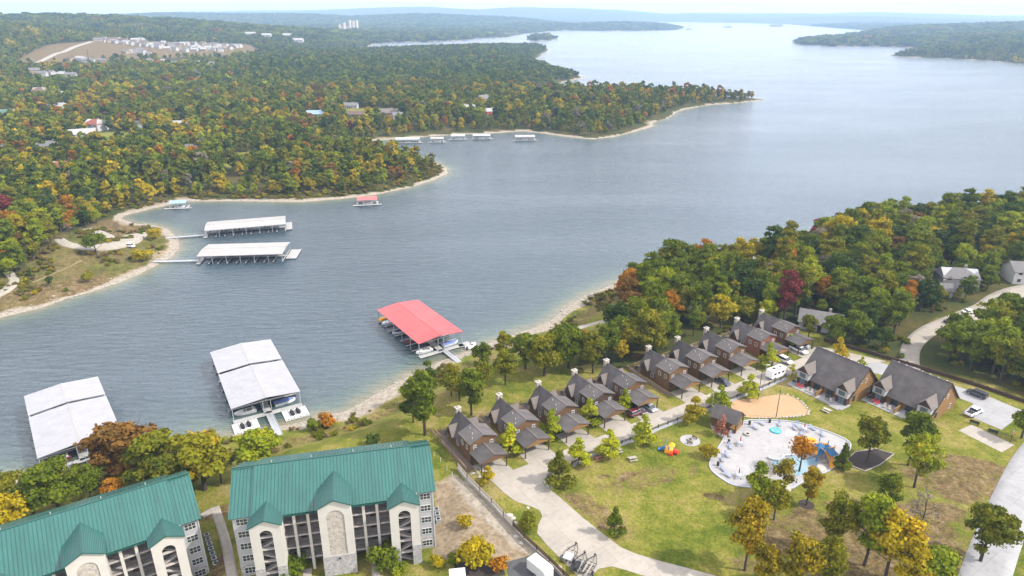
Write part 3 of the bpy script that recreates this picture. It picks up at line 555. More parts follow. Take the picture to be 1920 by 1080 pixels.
# ------------------------------------------------------------------ trees
def proj(x, y, z):
    x = np.asarray(x, float); y = np.asarray(y, float); zz = np.asarray(z, float)-CAMH
    d = y*ct-zz*st; return 960+FPX*x/d, 540-FPX*(y*st+zz*ct)/d, d
def crown_mesh(name, seed, H, Rr, z0, n, size, lobes=14, shape='oval', sparse=False):
    r_ = np.random.default_rng(seed); V = []; F = []
    Ls = []
    for k in range(lobes):
        t = r_.random(); a = r_.random()*math.tau
        if shape == 'cone': zc = z0+(H-z0)*(t*.92); rc = Rr*(1-t)*.75; lr = Rr*(.5-.32*t)
        elif shape == 'umbrella': zc = z0+(H-z0)*(.35+.5*t); rc = Rr*.72*math.sqrt(r_.random()); lr = Rr*.36*(.7+.6*r_.random())
        elif shape == 'clumpy':
            zc = z0+(H-z0)*(.05+.85*t); w = math.sin(math.pi*(.14+.74*t)); rc = Rr*.85*w*math.sqrt(r_.random()); lr = Rr*(.20+.20*r_.random())*(.6+.4*w)
        else:
            zc = z0+(H-z0)*(.15+.66*t); w = math.sin(math.pi*(.16+.72*t)); rc = Rr*.68*w*math.sqrt(r_.random()); lr = Rr*(.30+.22*r_.random())*(.55+.45*w)
        Ls.append((rc*math.cos(a), rc*math.sin(a), zc, lr))
    W = np.array([q[3]**2 for q in Ls]); W /= W.sum(); pick = r_.choice(lobes, n, p=W)
    for k in pick:
        cx, cy_, cz, lr = Ls[k]; d = r_.normal(size=3); d /= np.linalg.norm(d)+1e-9
        if d[2] < -.25: d[2] *= -.7
        rad_ = lr*((.60+.55*r_.random()) if r_.random() > .06 else 1.35)*(1 if not sparse else .5+.7*r_.random())
        c = np.array([cx, cy_, cz])+d*rad_*np.array([1, 1, .85])
        nn = d+r_.normal(size=3)*.55; nn /= np.linalg.norm(nn)
        u = np.cross(nn, [.3, .2, 1]); u /= np.linalg.norm(u)+1e-9; v = np.cross(nn, u); th_ = r_.random()*math.tau
        u, v = u*math.cos(th_)+v*math.sin(th_), v*math.cos(th_)-u*math.sin(th_); s = size*(.6+.8*r_.random()); o = len(V)
        V += [c-u*s*.5-v*s*.32, c+u*s*.42-v*s*.42, c+u*s*.55+v*s*.3, c-u*s*.36+v*s*.46]; F.append((o, o+1, o+2, o+3))
    me = bpy.data.meshes.new(name); me.from_pydata([tuple(p) for p in V], [], F); me.materials.append(M('leaf_green')); return me
def trunk_mb(mb, H, r, seed, z0, Rr, nl=5, bare=False):
    r_ = random.Random(seed); pts = [(0, 0, -.4)]; 
    for k in range(1, 6): pts.append((pts[-1][0]+r_.uniform(-.12, .12), pts[-1][1]+r_.uniform(-.12, .12), H*.82*k/5))
    rs = [r*1.25, r, r*.85, r*.65, r*.42, r*.16]
    for k in range(5): mb.tube(pts[k], pts[k+1], rs[k], rs[k+1], 7, cap=False)
    for k in range(nl):
        a = k*2.4+r_.random(); zb = z0*.8+(H*.75-z0*.8)*k/max(1, nl); L = Rr*r_.uniform(.55, .9)
        p = Vector((0, 0, zb)); q = p+Vector((math.cos(a)*L*.6, math.sin(a)*L*.6, L*.45)); w = q+Vector((math.cos(a+.4)*L*.4, math.sin(a+.4)*L*.4, L*.4))
        mb.tube(p, q, r*.42, r*.22, 5, cap=False); mb.tube(q, w, r*.22, r*.08, 5, cap=False)
        if bare:
            for j in range(5):
                t_ = r_.random(); b = p.lerp(w, .35+.65*t_); mb.tube(b, b+Vector((r_.uniform(-1, 1), r_.uniform(-1, 1), r_.uniform(.2, 1.1)))*L*.5, r*.12, r*.03, 4, cap=False)
    return mb
# name: H, crown radius, crown base, quads, leaf size, lobes, shape, sparse, trunk radius
KINDS_T = {'broad': (11, 4.5, 2.4, 5600, .44, 30, 'clumpy', False, .26), 'round': (10, 3.6, 2.2, 4200, .44, 18, 'oval', False, .22), 'tall': (13, 3.6, 3.0, 5000, .42, 30, 'clumpy', False, .24),
           'wide': (9, 5.0, 2.6, 5000, .48, 26, 'umbrella', False, .28), 'sapling': (6, 1.75, .9, 2200, .26, 18, 'cone', False, .08), 'cedar': (8.5, 2.1, .4, 3000, .34, 22, 'cone', False, .16),
           'park': (11, 3.5, 3.2, 3600, .36, 30, 'clumpy', False, .20), 'open': (11, 3.7, 3.4, 2000, .38, 18, 'oval', True, .20), 'slim': (12, 2.2, 3.8, 1500, .34, 15, 'oval', True, .15), 'bare': (11, 3.2, 3.0, 420, .26, 14, 'oval', True, .17), 'bush': (2.6, 1.7, .1, 1500, .26, 12, 'oval', False, .06)}
CROWN, TRUNK = {}, {}
for i, (k, (H_, R_, z0, n_, s_, lb, shp, spr, tr)) in enumerate(KINDS_T.items()):
    CROWN[k] = [crown_mesh('crown_'+k, 100+i*7+j, H_, R_, z0, n_, s_, lb, shp, spr) for j in range(3 if k in ('broad', 'round', 'tall') else 2)]
    t_ = trunk_mb(MB(), H_, tr, i, z0, R_, 9 if k in ('bare',) else 5, bare=k in ('bare', 'slim')); tm = t_.mesh('trunk_'+k, True); tm.materials.append(M('bark')); TRUNK[k] = tm
TREES = 0
def tree(name, label, kind, leaf, loc, s=1.0, sz=None, group=None, cat='tree', variant=None, bark='bark', rz=None):
    global TREES; TREES += 1
    t = thing(name, label, cat, loc, random.uniform(0, 6.28) if rz is None else rz, group); t.scale = (s*random.uniform(.88, 1.14), s*random.uniform(.88, 1.14), sz or s)
    v = random.randrange(len(CROWN[kind])) if variant is None else variant
    if kind != 'bush': obj('trunk', TRUNK[kind], bark, t)
    else: obj('stem', TRUNK[kind], bark, t)
    obj('crown' if kind != 'bush' else 'foliage', CROWN[kind][v], leaf, t); return t
def tpx(label, kind, leaf, px, py, hpx, name='tree', wide=1.0, **k):
    """a tree whose foot stands at the pixel and whose top is hpx pixels higher"""
    p = T(px, py); d = proj(*p)[2]; dep = math.atan2(CAMH-p[2], math.hypot(p[0], p[1]))
    Hm = hpx*d/FPX/math.cos(dep)*.97; s = Hm/KINDS_T[kind][0]
    return tree(name, label, kind, leaf, p, s*wide, s, **k)
# saplings by the cabins and along the drive
SG = 'young trees planted along the drive'
for a in [('bright young tree between the first and second cabins', 'sapling', 'leaf_lime', 957, 850, 56), ('bright young tree between the second and third cabins', 'sapling', 'leaf_lime', 1033, 820, 54),
          ('bright young tree between the third and fourth cabins', 'sapling', 'leaf_lime', 1104, 796, 50), ('small green tree between the fourth and fifth cabins', 'sapling', 'leaf_lime', 1170, 768, 40),
          ('yellow young tree at the corner of the first carport', 'sapling', 'leaf_yellow', 915, 908, 36), ('golden young tree in the walled corner bed of the drive', 'sapling', 'leaf_olive', 1048, 908, 62), ('pale lime young tree at the start of the drive fence', 'sapling', 'leaf_lime', 1083, 872, 54),
          ('yellow-green young tree on the lawn by the second fence length', 'sapling', 'leaf_lime', 1141, 856, 52), ('lime young tree on the lawn opposite the maroon car', 'sapling', 'leaf_lime', 1206, 832, 56), ('dense yellow-green young tree left of the pool pavilion', 'sapling', 'leaf_yellow', 1301, 792, 52),
          ('green young tree behind the pool pavilion', 'sapling', 'leaf_lime', 1347, 768, 48), ('yellow-green young tree at the corner of the sand court', 'sapling', 'leaf_lime', 1404, 744, 46), ('thin sparse young tree beside the white camper van', 'slim', 'leaf_lime', 1484, 706, 26),
          ('bright young tree in front of the last cabin', 'sapling', 'leaf_lime', 1474, 648, 38), ('bright young tree in front of the ninth cabin', 'sapling', 'leaf_lime', 1440, 686, 46), ('yellow-green young tree behind the first lodge', 'sapling', 'leaf_yellow', 1570, 672, 44), ('tiny yellow tree between the two lodges', 'sapling', 'leaf_lime', 1614, 688, 22)]:
    tpx(*a, name='young_tree', group=SG, wide=1.25)
# park
PG = 'trees of the park by the pool'
for a in [('small hazy green tree alone on the open lawn', 'sapling', 'leaf_green', 1152, 1003, 52), ('feathery yellow-green conical tree at the near edge of the pool', 'sapling', 'leaf_bright', 1418, 940, 78), ('yellow tree with a leaning trunk in front of the pool', 'park', 'leaf_turning', 1451, 975, 70),
          ('sparse rusty tree rising in front of the paddling pool', 'open', 'leaf_mixed', 1468, 925, 68), ('small orange tree in a dark mulch ring', 'tall', 'leaf_mixed', 1512, 947, 72), ('sparse rust and orange tree in front of the yellow slide', 'open', 'leaf_orange', 1498, 884, 70),
          ('green conical tree at the right end of the pool', 'cedar', 'leaf_green', 1578, 878, 52), ('olive and orange tree over the mulch bed', 'park', 'leaf_turning', 1624, 868, 92), ('dark green tree with a bare trunk beside the mulch bed', 'park', 'leaf_green', 1702, 872, 104),
          ('yellow-green tree with a forked trunk on the dry ground', 'park', 'leaf_bright', 1714, 914, 104), ('low dark green tree on the leaf litter below the mulch bed', 'park', 'leaf_green', 1660, 958, 72), ('thin olive tree with a straight dark trunk', 'park', 'leaf_turning', 1562, 1036, 108),
          ('tall yellow-green tree with a thick dark trunk', 'park', 'leaf_bright', 1620, 1060, 132), ('yellow tree next to the thick dark trunk', 'park', 'leaf_yellow', 1660, 1082, 128), ('bare grey tree on the dry grass', 'bare', 'leaf_grey', 1718, 1009, 98), ('broad dark green and rust tree at the roadside', 'broad', 'leaf_turning', 1838, 1052, 104),
          ('olive tree with orange tips at the lower edge of the lawn', 'park', 'leaf_mixed', 1396, 1070, 124), ('orange tree at the bottom of the park', 'park', 'leaf_mixed', 1490, 1112, 104), ('rust coloured tree left of the orange one at the bottom', 'park', 'leaf_mixed', 1430, 1108, 86), ('olive tree at the bottom edge beside the orange one', 'park', 'leaf_turning', 1545, 1108, 96),
          ('golden yellow tree at the bottom edge', 'park', 'leaf_yellow', 1695, 1116, 104), ('yellow-green bushy tree at the bottom edge near the road', 'round', 'leaf_bright', 1752, 1122, 100), ('pale pink leafed small tree against the pool pavilion', 'sapling', 'leaf_pink', 1352, 816, 40), ('leafy olive tree in front of the grey roofed house', 'round', 'leaf_olive', 1516, 632, 44), ('green tree between the grey roofed house and the rear drive', 'broad', 'leaf_green', 1558, 646, 58), ('green tree at the corner of the parking bay', 'round', 'leaf_green', 1915, 822, 66)]:
    tpx(*a, group=PG, wide=.85 if a[1] == 'park' and a[4] > 1020 else 1.0)
tree('yellow_shrub', 'loose yellow shrub on the lawn beside the fire ring', 'bush', 'leaf_yellow', T(1328, 858), 1.3, 1.35, cat='shrub')
# lake bank behind the cabins
BG = 'trees on the bank behind the cabins'
for a in [('dark green tall tree on the bank below the red roofed dock', 'tall', 'leaf_green', 797, 815, 122), ('half bare tree leaning over the water by the red roofed dock', 'slim', 'leaf_dark', 806, 742, 78), ('slender green tree on the bank path', 'tall', 'leaf_green', 884, 778, 88), ('loose olive tree on the bank left of the second cabin', 'park', 'leaf_olive', 846, 742, 62), ('yellow-green tree on the slope behind the third cabin', 'park', 'leaf_turning', 948, 722, 66), ('green clumpy tree on the slope above the red dock walkway', 'park', 'leaf_green', 905, 700, 60), ('dark green tree between the bank path and the third cabin', 'broad', 'leaf_green', 985, 692, 66), ('olive tree at the head of the red dock walkway', 'park', 'leaf_olive', 945, 670, 50), ('olive tree just behind the second cabin', 'open', 'leaf_olive', 905, 742, 70), ('dark green bushy tree left of the slender bank tree', 'round', 'leaf_green', 775, 792, 66),
          ('green tree with a pale trunk behind the fourth cabin', 'broad', 'leaf_green', 1066, 690, 78), ('rusty tree behind the fourth cabin', 'tall', 'leaf_olive', 1112, 700, 82), ('bushy green tree at the end of the gravel path', 'round', 'leaf_green', 1040, 668, 62), ('green tree behind the third cabin', 'broad', 'leaf_olive', 1020, 705, 76), ('orange tinted tree on the bank above the beach', 'round', 'leaf_orange', 1090, 668, 54), ('low olive tree beside the bank path', 'wide', 'leaf_olive', 862, 752, 46),
          ('round bright green tree behind the long green roof', 'broad', 'leaf_bright', 490, 886, 72), ('dense dark green tree left of the first dock walkway', 'broad', 'leaf_green', 110, 956, 92), ('rust brown tree in front of the left dock', 'broad', 'leaf_rust', 240, 898, 104), ('olive tree between the rust one and the beach', 'broad', 'leaf_turning', 300, 908, 92), ('golden tree at the end of the beach', 'broad', 'leaf_turning', 384, 918, 98), ('green tree beside the golden one', 'round', 'leaf_olive', 345, 925, 82),
          ('yellow tree at the far left of the long roof', 'round', 'leaf_yellow', 25, 995, 74), ('orange tinted tree at the left edge', 'round', 'leaf_olive', 8, 945, 66), ('small orange tree peeping over the ridge', 'round', 'leaf_orange', 218, 932, 40), ('green tree at the ridge beside the dark one', 'round', 'leaf_green', 170, 928, 62), ('rust and olive tree right against the left dock', 'park', 'leaf_rust', 205, 888, 78), ('low green tree between the two dark ones', 'round', 'leaf_green', 62, 962, 70), ('yellow bushy tree filling the gap behind the long roof', 'broad', 'leaf_turning', 330, 900, 66), ('bright green tree in front of the dock walkway', 'round', 'leaf_bright', 150, 915, 46), ('slim olive tree behind the golden one', 'open', 'leaf_olive', 415, 905, 60)]:
    tpx(*a, group=BG, wide=1.3 if a[3] < 500 else 1.0)
# solitary trees on the far point
tpx('spreading green tree alone inside the gravel loop', 'wide', 'leaf_green', 181, 477, 38); tpx('pale bare tree at the top of the gravel loop', 'bare', 'leaf_grey', 222, 443, 32); tpx('small dark cedar on the dry grass of the point', 'cedar', 'leaf_dark', 60, 520, 20)
tpx('round dark bush on the rocky bank of the point', 'round', 'leaf_dark', 95, 537, 22); tpx('grey bare tree at the edge of the wood on the point', 'bare', 'leaf_grey', 132, 448, 34)
# shrubs
SHG = 'shrubs around the green roofed buildings'
for lab, leaf, px, py, s in [('large yellow shrub in the gravel yard', 'leaf_yellow', 893, 1056, 2.0), ('dark green shrub at the right stair tower', 'leaf_green', 726, 1060, 2.0), ('dark green shrub beside the left stair tower', 'leaf_green', 550, 1076, 1.6), ('yellow shrub in the mulched bed', 'leaf_yellow', 820, 1062, .9), ('green shrub in the mulched bed', 'leaf_green', 852, 1056, .8),
                         ('yellow-green shrub beside the centre tower', 'leaf_bright', 748, 1076, 1.0), ('orange shrub beside the fence in the gravel', 'leaf_orange', 935, 1068, 1.0), ('small yellow shrub in the tan gravel', 'leaf_yellow', 872, 986, .9), ('yellow-green shrub on the strip by the drive', 'leaf_olive', 990, 992, 1.3), ('low orange bush on the beach by the dock walkway', 'leaf_orange', 614, 800, 1.5), ('low green bush on the beach by the dock walkway', 'leaf_green', 590, 806, 1.3), ('tiny dark bush behind the long green roof', 'leaf_dark', 699, 836, 1.1), ('yellow bush at the tip of the point', 'leaf_yellow', 268, 490, 2.3), ('olive bush on the rocky bank', 'leaf_olive', 165, 528, 1.6), ('golden bush at the head of the walkway', 'leaf_yellow', 292, 448, 2.2)]:
    tree('shrub', lab, 'bush', leaf, T(px, py), s, group=SHG, cat='shrub')

# ------- woods: the trees that show largest stand one by one, the rest is one mass

def scatter(r0, r1, sp, half):
    n = int((2*half*math.pi/180)*(r1*r1-r0*r0)/2/(sp*sp)); a = np.radians(rng.uniform(-half, half, n)); r = np.sqrt(rng.uniform(r0*r0, r1*r1, n))
    x, y = r*np.sin(a), r*np.cos(a)
    # keep trees apart: one per cell, jittered
    key = np.floor(x/sp).astype(np.int64)*1000003+np.floor(y/sp).astype(np.int64); _, k = np.unique(key, return_index=True); return x[k], y[k]
def place(r0, r1, sp, half=44):
    x, y = scatter(r0, r1, sp, half)
    x2, y2 = scatter(r0, r1, sp, half); x, y = np.concatenate([x, x2]), np.concatenate([y, y2])
    key = np.floor(x/sp).astype(np.int64)*1000003+np.floor(y/sp).astype(np.int64); _, k = np.unique(key, return_index=True); x, y = x[k], y[k]
    d, near = shore(x, y); edge_ = np.where(near, 5, 9+3*fnoise(x, y, 15, 2))
    ok = d > edge_
    ok &= ~near | in_poly(x, y, W1w) | in_poly(x, y, W2w)
    for P in (CLEAR_POINT, CLEAR_YARD, CLEAR_MEADOW, CLEAR_SLOPE, CLEAR_LANE, CLEAR_MID, CLEAR_ROADSIDE): ok &= ~in_poly(x, y, P)
    ok &= ~in_poly(x, y, TOWN) | (rng.random(len(x)) < .14)
    for hx, hy, hr in HOUSE_SPOTS: ok &= (x-hx)**2+(y-hy)**2 > hr*hr
    x, y, d, near = x[ok], y[ok], d[ok], near[ok]; z = height(x, y); return x, y, z, d, near
LEAVES = ['leaf_green', 'leaf_dark', 'leaf_olive', 'leaf_bright', 'leaf_yellow', 'leaf_orange', 'leaf_rust', 'leaf_grey', 'leaf_red']
def choose(x, y, z, d, near):
    px, py, _ = proj(x, y, z); n = len(x); out = np.zeros(n, int); u = rng.random(n); g = fnoise(x, y, 45, 21)+.6*fnoise(x, y, 17, 22); g2 = fnoise(x, y, 70, 23)+.7*fnoise(x, y, 26, 24); g3 = fnoise(x, y, 80, 25)+.7*fnoise(x, y, 24, 26)
    pal_near = [.42, .10, .19, .14, .055, .025, .02, .025, .003]; pal_left = [.42, .09, .24, .11, .085, .022, .025, .012, .001]; pal_hill = [.36, .58, .05, .01, .0, .0, .0, 0, 0]; pal_far = [.40, .52, .07, .0, .0, .0, .01, 0, 0]; pal_mid = [.46, .22, .22, .03, .035, .015, .02, 0, 0]
    for k in range(n):
        if near[k]: p = pal_near
        elif 470 < px[k] < 1110 and 60 < py[k] < 172 and y[k] > 990: p = pal_hill
        elif y[k] > 1700: p = pal_far
        elif y[k] > 900: p = pal_mid
        else: p = pal_left
        hill = p is pal_hill; p = np.array(p)
        if not hill and d[k] < 26: p = p*np.array([.7, .5, 1.2, 1.2, 2.6, 1.6, 1, 1.2, 1])
        p = p*np.array([1+g[k]*1.2, 1+g[k]*1.2, 1, 1, math.exp(3.2*g2[k]), math.exp(3.6*g3[k]), math.exp(3*g3[k]), 1, 1]); p = np.clip(p, 0.001, None); p /= p.sum(); out[k] = min(8, int(np.searchsorted(np.cumsum(p), u[k])))
    return out, px, py
PROTO = bpy.data.collections.new('wood_kinds')       # the kinds of tree the mass of the wood is made of
PI = {}
def proto(code, me_c, me_t, leaf, idx_):
    me = bpy.data.meshes.new('wood_tree'); bm = bmesh.new(); bm.from_mesh(me_c); n = len(bm.faces)
    if me_t is not None: bm.from_mesh(me_t)
    bm.faces.ensure_lookup_table()
    for f in bm.faces[n:]: f.material_index = 1
    bm.to_mesh(me); bm.free(); me.materials.append(M(leaf)); me.materials.append(M('bark')); o = bpy.data.objects.new('wood_kind_%03d' % idx_, me); PROTO.objects.link(o); PI[code] = idx_
MID = [crown_mesh('crown_mid', 300+k, H_, R_, z0, 1000, .95, 22, 'clumpy') for k, (H_, R_, z0) in enumerate([(11, 4.2, 1.6), (10, 3.7, 1.4), (13, 3.6, 2)])]
FAR = [crown_mesh('crown_far', 330+k, H_, R_, .4, 260, 1.75, 10) for k, (H_, R_) in enumerate([(11, 4.6), (10, 4.2), (12, 4.0)])]
def cluster_mesh(name, seed):
    r_ = np.random.default_rng(seed); mb = MB()
    for k in range(7):
        a = k*2.4; q = 3+9*math.sqrt(r_.random()); cx, cy_ = q*math.cos(a), q*math.sin(a); s = r_.uniform(4.5, 6.5); hh = r_.uniform(7, 12)
        for j in range(34):
            d = r_.normal(size=3); d /= np.linalg.norm(d); d[2] = abs(d[2]); c = np.array([cx, cy_, hh*.4])+d*np.array([s, s, hh*.6])*(.85+.3*r_.random())
            nn = d+r_.normal(size=3)*.5; u_ = np.cross(nn, [.2, .1, 1]); u_ /= np.linalg.norm(u_)+1e-6; v_ = np.cross(nn/np.linalg.norm(nn), u_); w = 2.2*(.7+.7*r_.random()); mb.add([c-u_*w-v_*w*.7, c+u_*w*.8-v_*w, c+u_*w+v_*w*.7, c-u_*w*.8+v_*w], [(0, 1, 2, 3)])
    me = bpy.data.meshes.new(name); me.from_pydata(mb.v, [], mb.f); return me
CLU = [cluster_mesh('crown_clump', 360+k) for k in range(3)]
NV = ['broad', 'round', 'tall', 'park', 'broad', 'park']
ii = 0
for li, lf in enumerate(LEAVES):
    for vi, kd in enumerate(NV): proto(('n', li, vi), CROWN[kd][vi % len(CROWN[kd])], TRUNK[kd], lf, ii); ii += 1
    for vi in range(3):
        kd = ['broad', 'round', 'tall'][vi]
        proto(('m', li, vi), MID[vi], TRUNK[kd], lf, ii); ii += 1
        proto(('f', li, vi), FAR[vi], None, lf, ii); ii += 1
        proto(('c', li, vi), CLU[vi], None, lf, ii); ii += 1
def spread(name, PTS, label):
    P = np.array(PTS); me = bpy.data.meshes.new(name); me.vertices.add(len(P)); me.vertices.foreach_set('co', P[:, :3].astype(np.float32).ravel())
    for nm, ty, k in (('kind', 'INT', 3), ('size', 'FLOAT', 4), ('turn', 'FLOAT', 5)):
        a = me.attributes.new(nm, ty, 'POINT'); a.data.foreach_set('value', P[:, k].astype(np.int32 if ty == 'INT' else np.float32))
    fo = bpy.data.objects.new(name, me); C.objects.link(fo); tag(fo, label, kind='stuff')
    ng = bpy.data.node_groups.new('wood', 'GeometryNodeTree'); ng.interface.new_socket('Geometry', in_out='INPUT', socket_type='NodeSocketGeometry'); ng.interface.new_socket('Geometry', in_out='OUTPUT', socket_type='NodeSocketGeometry')
    N, L = ng.nodes, ng.links; gi = N.new('NodeGroupInput'); go = N.new('NodeGroupOutput'); ci = N.new('GeometryNodeCollectionInfo'); ci.inputs['Collection'].default_value = PROTO; ci.inputs['Separate Children'].default_value = True; ci.inputs['Reset Children'].default_value = True
    ip = N.new('GeometryNodeInstanceOnPoints'); ip.inputs['Pick Instance'].default_value = True
    def na_(nm, ty): q = N.new('GeometryNodeInputNamedAttribute'); q.data_type = ty; q.inputs['Name'].default_value = nm; return q.outputs['Attribute']
    L.new(gi.outputs[0], ip.inputs['Points']); L.new(ci.outputs[0], ip.inputs['Instance']); L.new(na_('kind', 'INT'), ip.inputs['Instance Index']); L.new(na_('size', 'FLOAT'), ip.inputs['Scale'])
    cx = N.new('ShaderNodeCombineXYZ'); L.new(na_('turn', 'FLOAT'), cx.inputs[2]); L.new(cx.outputs[0], ip.inputs['Rotation']); L.new(ip.outputs[0], go.inputs[0])
    md = fo.modifiers.new('wood', 'NODES'); md.node_group = ng
def build_woods():
    PTS = []
    cand = []
    for r0, r1, sp, code in [(120, 420, 5.3, 'n'), (420, 950, 6.8, 'm'), (950, 2300, 8.5, 'f'), (2300, 6800, 24, 'c')]:
        x, y, z, d, near = place(r0, r1, sp); lf, px, py = choose(x, y, z, d, near)
        s = np.clip(rng.lognormal(-.06, .22, len(x)), .5, 1.4)*np.where(near, 1.0, np.where(d < 30, .8, .95)); vi = rng.integers(0, 6 if code == 'n' else 3, len(x)); rz = rng.uniform(0, 6.28, len(x))
        if code == 'n':
            # size on the picture, only what is in the frame
            vis = (px > -10) & (px < 1930) & (py > 0) & (py < 1110); app = np.where(vis, s*1000/np.hypot(x, y), 0)
            order = np.argsort(-app); n_ind = max(0, min(len(order), 296-TREES)); n_ind = int(min(n_ind, (app > 0).sum())); sel = set(order[:n_ind].tolist())
            for k in range(len(x)):
                if k in sel: cand.append((x[k], y[k], z[k], s[k], vi[k], lf[k], near[k], px[k], py[k]))
        else: sel = ()
        for k in range(len(x)):
            if k in sel: continue
            PTS.append((x[k], y[k], z[k]-.1, PI[(code, lf[k], vi[k])], s[k], rz[k]))
    words_ = {'leaf_green': 'green', 'leaf_dark': 'dark green', 'leaf_olive': 'olive green', 'leaf_bright': 'bright green', 'leaf_yellow': 'golden yellow', 'leaf_orange': 'orange', 'leaf_rust': 'rust brown', 'leaf_grey': 'greyish half bare', 'leaf_red': 'wine red'}
    LM = [('behind the sixth cabin', row(CX[5], YF+22)), ('behind the seventh cabin', row(CX[6], YF+22)), ('behind the eighth cabin', row(CX[7], YF+22)), ('behind the ninth cabin', row(CX[8], YF+22)), ('behind the last cabin', row(CX[9], YF+20)), ('beside the lawn above the beach', G(1180, 590, 8)), ('at the lake end of the right wood', G(1280, 520, 8)), ('above the half hidden white dock', G(1370, 510, 8)), ('at the bend of the wooded shore', G(1470, 480, 8)), ('behind the grey roofed house', G(1560, 560, 8)), ('at the gravel road by the lodges', G(1690, 640, 8)), ('above the parked pickup', G(1740, 580, 8)), ('around the pale lake house', G(1790, 520, 8)), ('between the pale lake house and the shore', G(1760, 450, 8)), ('on the wooded shore skyline', G(1600, 440, 8)), ('beside the white two storey house', G(1900, 490, 8)), ('on the skyline at the right edge', G(1880, 410, 8)), ('in the middle of the right wood', G(1620, 520, 8)), ('between the shore bend and the grey roofed house', G(1540, 500, 8)), ('across the gravel road from the pickup', G(1800, 640, 8)), ('at the rear drive opposite the second lodge', G(1770, 690, 8)), ('below the gravel road at the right edge', G(1890, 640, 8)), ('at the end of the rear drive', G(1890, 720, 8)), ('above the gravel loop on the point', T(120, 430)), ('at the left edge above the point', T(20, 460)), ('on the inner bank of the small cove', T(240, 385)), ('along the beach of the far bank', T(480, 370)), ('near the faded red dock', T(660, 350)), ('at the sandy tip of the far bank', T(760, 320)), ('below the red roofed house', T(120, 350)), ('deep in the far bank wood', T(350, 350))]
    LMX = np.array([[q[1][0], q[1][1]] for q in LM]); used = {}
    for x, y, z, s, v, lf, near, px, py in cand:
        lf = LEAVES[lf]; lm = LM[int(((LMX-[x, y])**2).sum(1).argmin())][0]; szw = 'tall ' if s > 1.0 else ('small ' if s < .82 else '')
        lab_ = '%s%s tree %s' % (szw, words_[lf], lm); k_ = used.get(lab_, 0); used[lab_] = k_+1
        where = ('in the wood behind the cabins' if in_poly(np.array([x]), np.array([y]), W1w)[0] else 'in the wood across the gravel road') if near else 'in the wood on the far bank'
        kd = NV[v]
        if lf == 'leaf_grey': kd = 'open'
        if lf == 'leaf_dark' and random.random() < .4: kd = 'cedar'; s *= 1.25
        tree('tree', lab_, kd, lf, (x, y, z-.1), s, s*random.uniform(.9, 1.15), group='%s%s trees %s' % (szw, words_[lf], lm), variant=int(v) % len(CROWN[kd]))
    spread('forest', PTS, 'wide autumn wood of green, olive, yellow and rust trees over the hills')
    print('woods', len(PTS), 'single', TREES)

def build_brush():
    """low brush and tall grass tufts along the banks and at the wood's edge"""
    global ii
    for nm, lf in (('b0', 'brush_tan'), ('b1', 'leaf_olive'), ('b2', 'leaf_green'), ('b3', 'leaf_rust'), ('b4', 'leaf_yellow')): proto(nm, CROWN['bush'][0], None, lf, ii); ii += 1
    PTS = []; r_ = np.random.default_rng(77)
    n = 60000; a = np.radians(r_.uniform(-44, 44, n)); r = np.sqrt(r_.uniform(95**2, 520**2, n)); x, y = r*np.sin(a), r*np.cos(a); d, near = shore(x, y)
    g = fnoise(x, y, 9, 31)+.6*fnoise(x, y, 3.5, 32)
    inw = in_poly(x, y, W1w) | in_poly(x, y, W2w); inp = in_poly(x, y, CLEAR_POINT)
    xr, yr = x*math.cos(ROWA)+y*math.sin(ROWA), -x*math.sin(ROWA)+y*math.cos(ROWA)
    ok = near & ~inw & (d > 3.5) & (d < 15) & (g > .12) & (yr > 120) | near & inw & (g > .18) | ~near & (d > 4) & (d < 22) & ~inp & (g > -.1) | inp & (d > 5) & (g > .22) | near & (x < -20) & (d > 3) & (d < 14) & (g > .05)
    bx, by = x[ok], y[ok]; z = height(bx, by); dd = d[ok]; u = r_.random(len(bx)); nn = near[ok]
    for k in range(len(bx)):
        c = 'b0' if u[k] < .34 else 'b1' if u[k] < .66 else 'b2' if u[k] < .86 else 'b3' if u[k] < .93 else 'b4'
        PTS.append((bx[k], by[k], z[k]-.15, PI[c], float(r_.uniform(.22, .62))*(1.25 if not nn[k] else 1), r_.uniform(0, 6.28)))
    spread('undergrowth', PTS, 'low brush and dry grass tufts along the banks and under the trees'); print('brush', len(PTS))
# ------------------------------------------------------------------ buildings
def window(parent, x, z, w, h, y, frame='white_paint', glass='glass_dark', axis='y', sgn=-1, panes=2, name='window'):
    """window on a wall facing -y (axis y) or +-x: frame proud of the wall, pane as sub-part"""
    f = MB(); t = .07
    def B(mb, a0, a1, z0, z1, d0, d1):
        if axis == 'y': mb.box(a0, a1, min(y+sgn*d0, y+sgn*d1), max(y+sgn*d0, y+sgn*d1), z0, z1)
        else: mb.box(min(y+sgn*d0, y+sgn*d1), max(y+sgn*d0, y+sgn*d1), a0, a1, z0, z1)
    B(f, x-w/2-t, x+w/2+t, z-t, z, .005, .09); B(f, x-w/2-t, x+w/2+t, z+h, z+h+t, .005, .09)
    B(f, x-w/2-t, x-w/2, z, z+h, .005, .08); B(f, x+w/2, x+w/2+t, z, z+h, .005, .08)
    for k in range(1, panes): B(f, x-w/2+w*k/panes-t/2, x-w/2+w*k/panes+t/2, z, z+h, .005, .075)
    B(f, x-w/2, x+w/2, z+h*.5-.025, z+h*.5+.025, .03, .07)
    o = obj(name, f, frame, parent)
    for k in range(panes):
        g = MB(); B(g, x-w/2+w*k/panes+(t/2 if k else 0), x-w/2+w*(k+1)/panes-(t/2 if k < panes-1 else 0), z, z+h, .005, .03); obj('pane', g, glass, o)
    return o
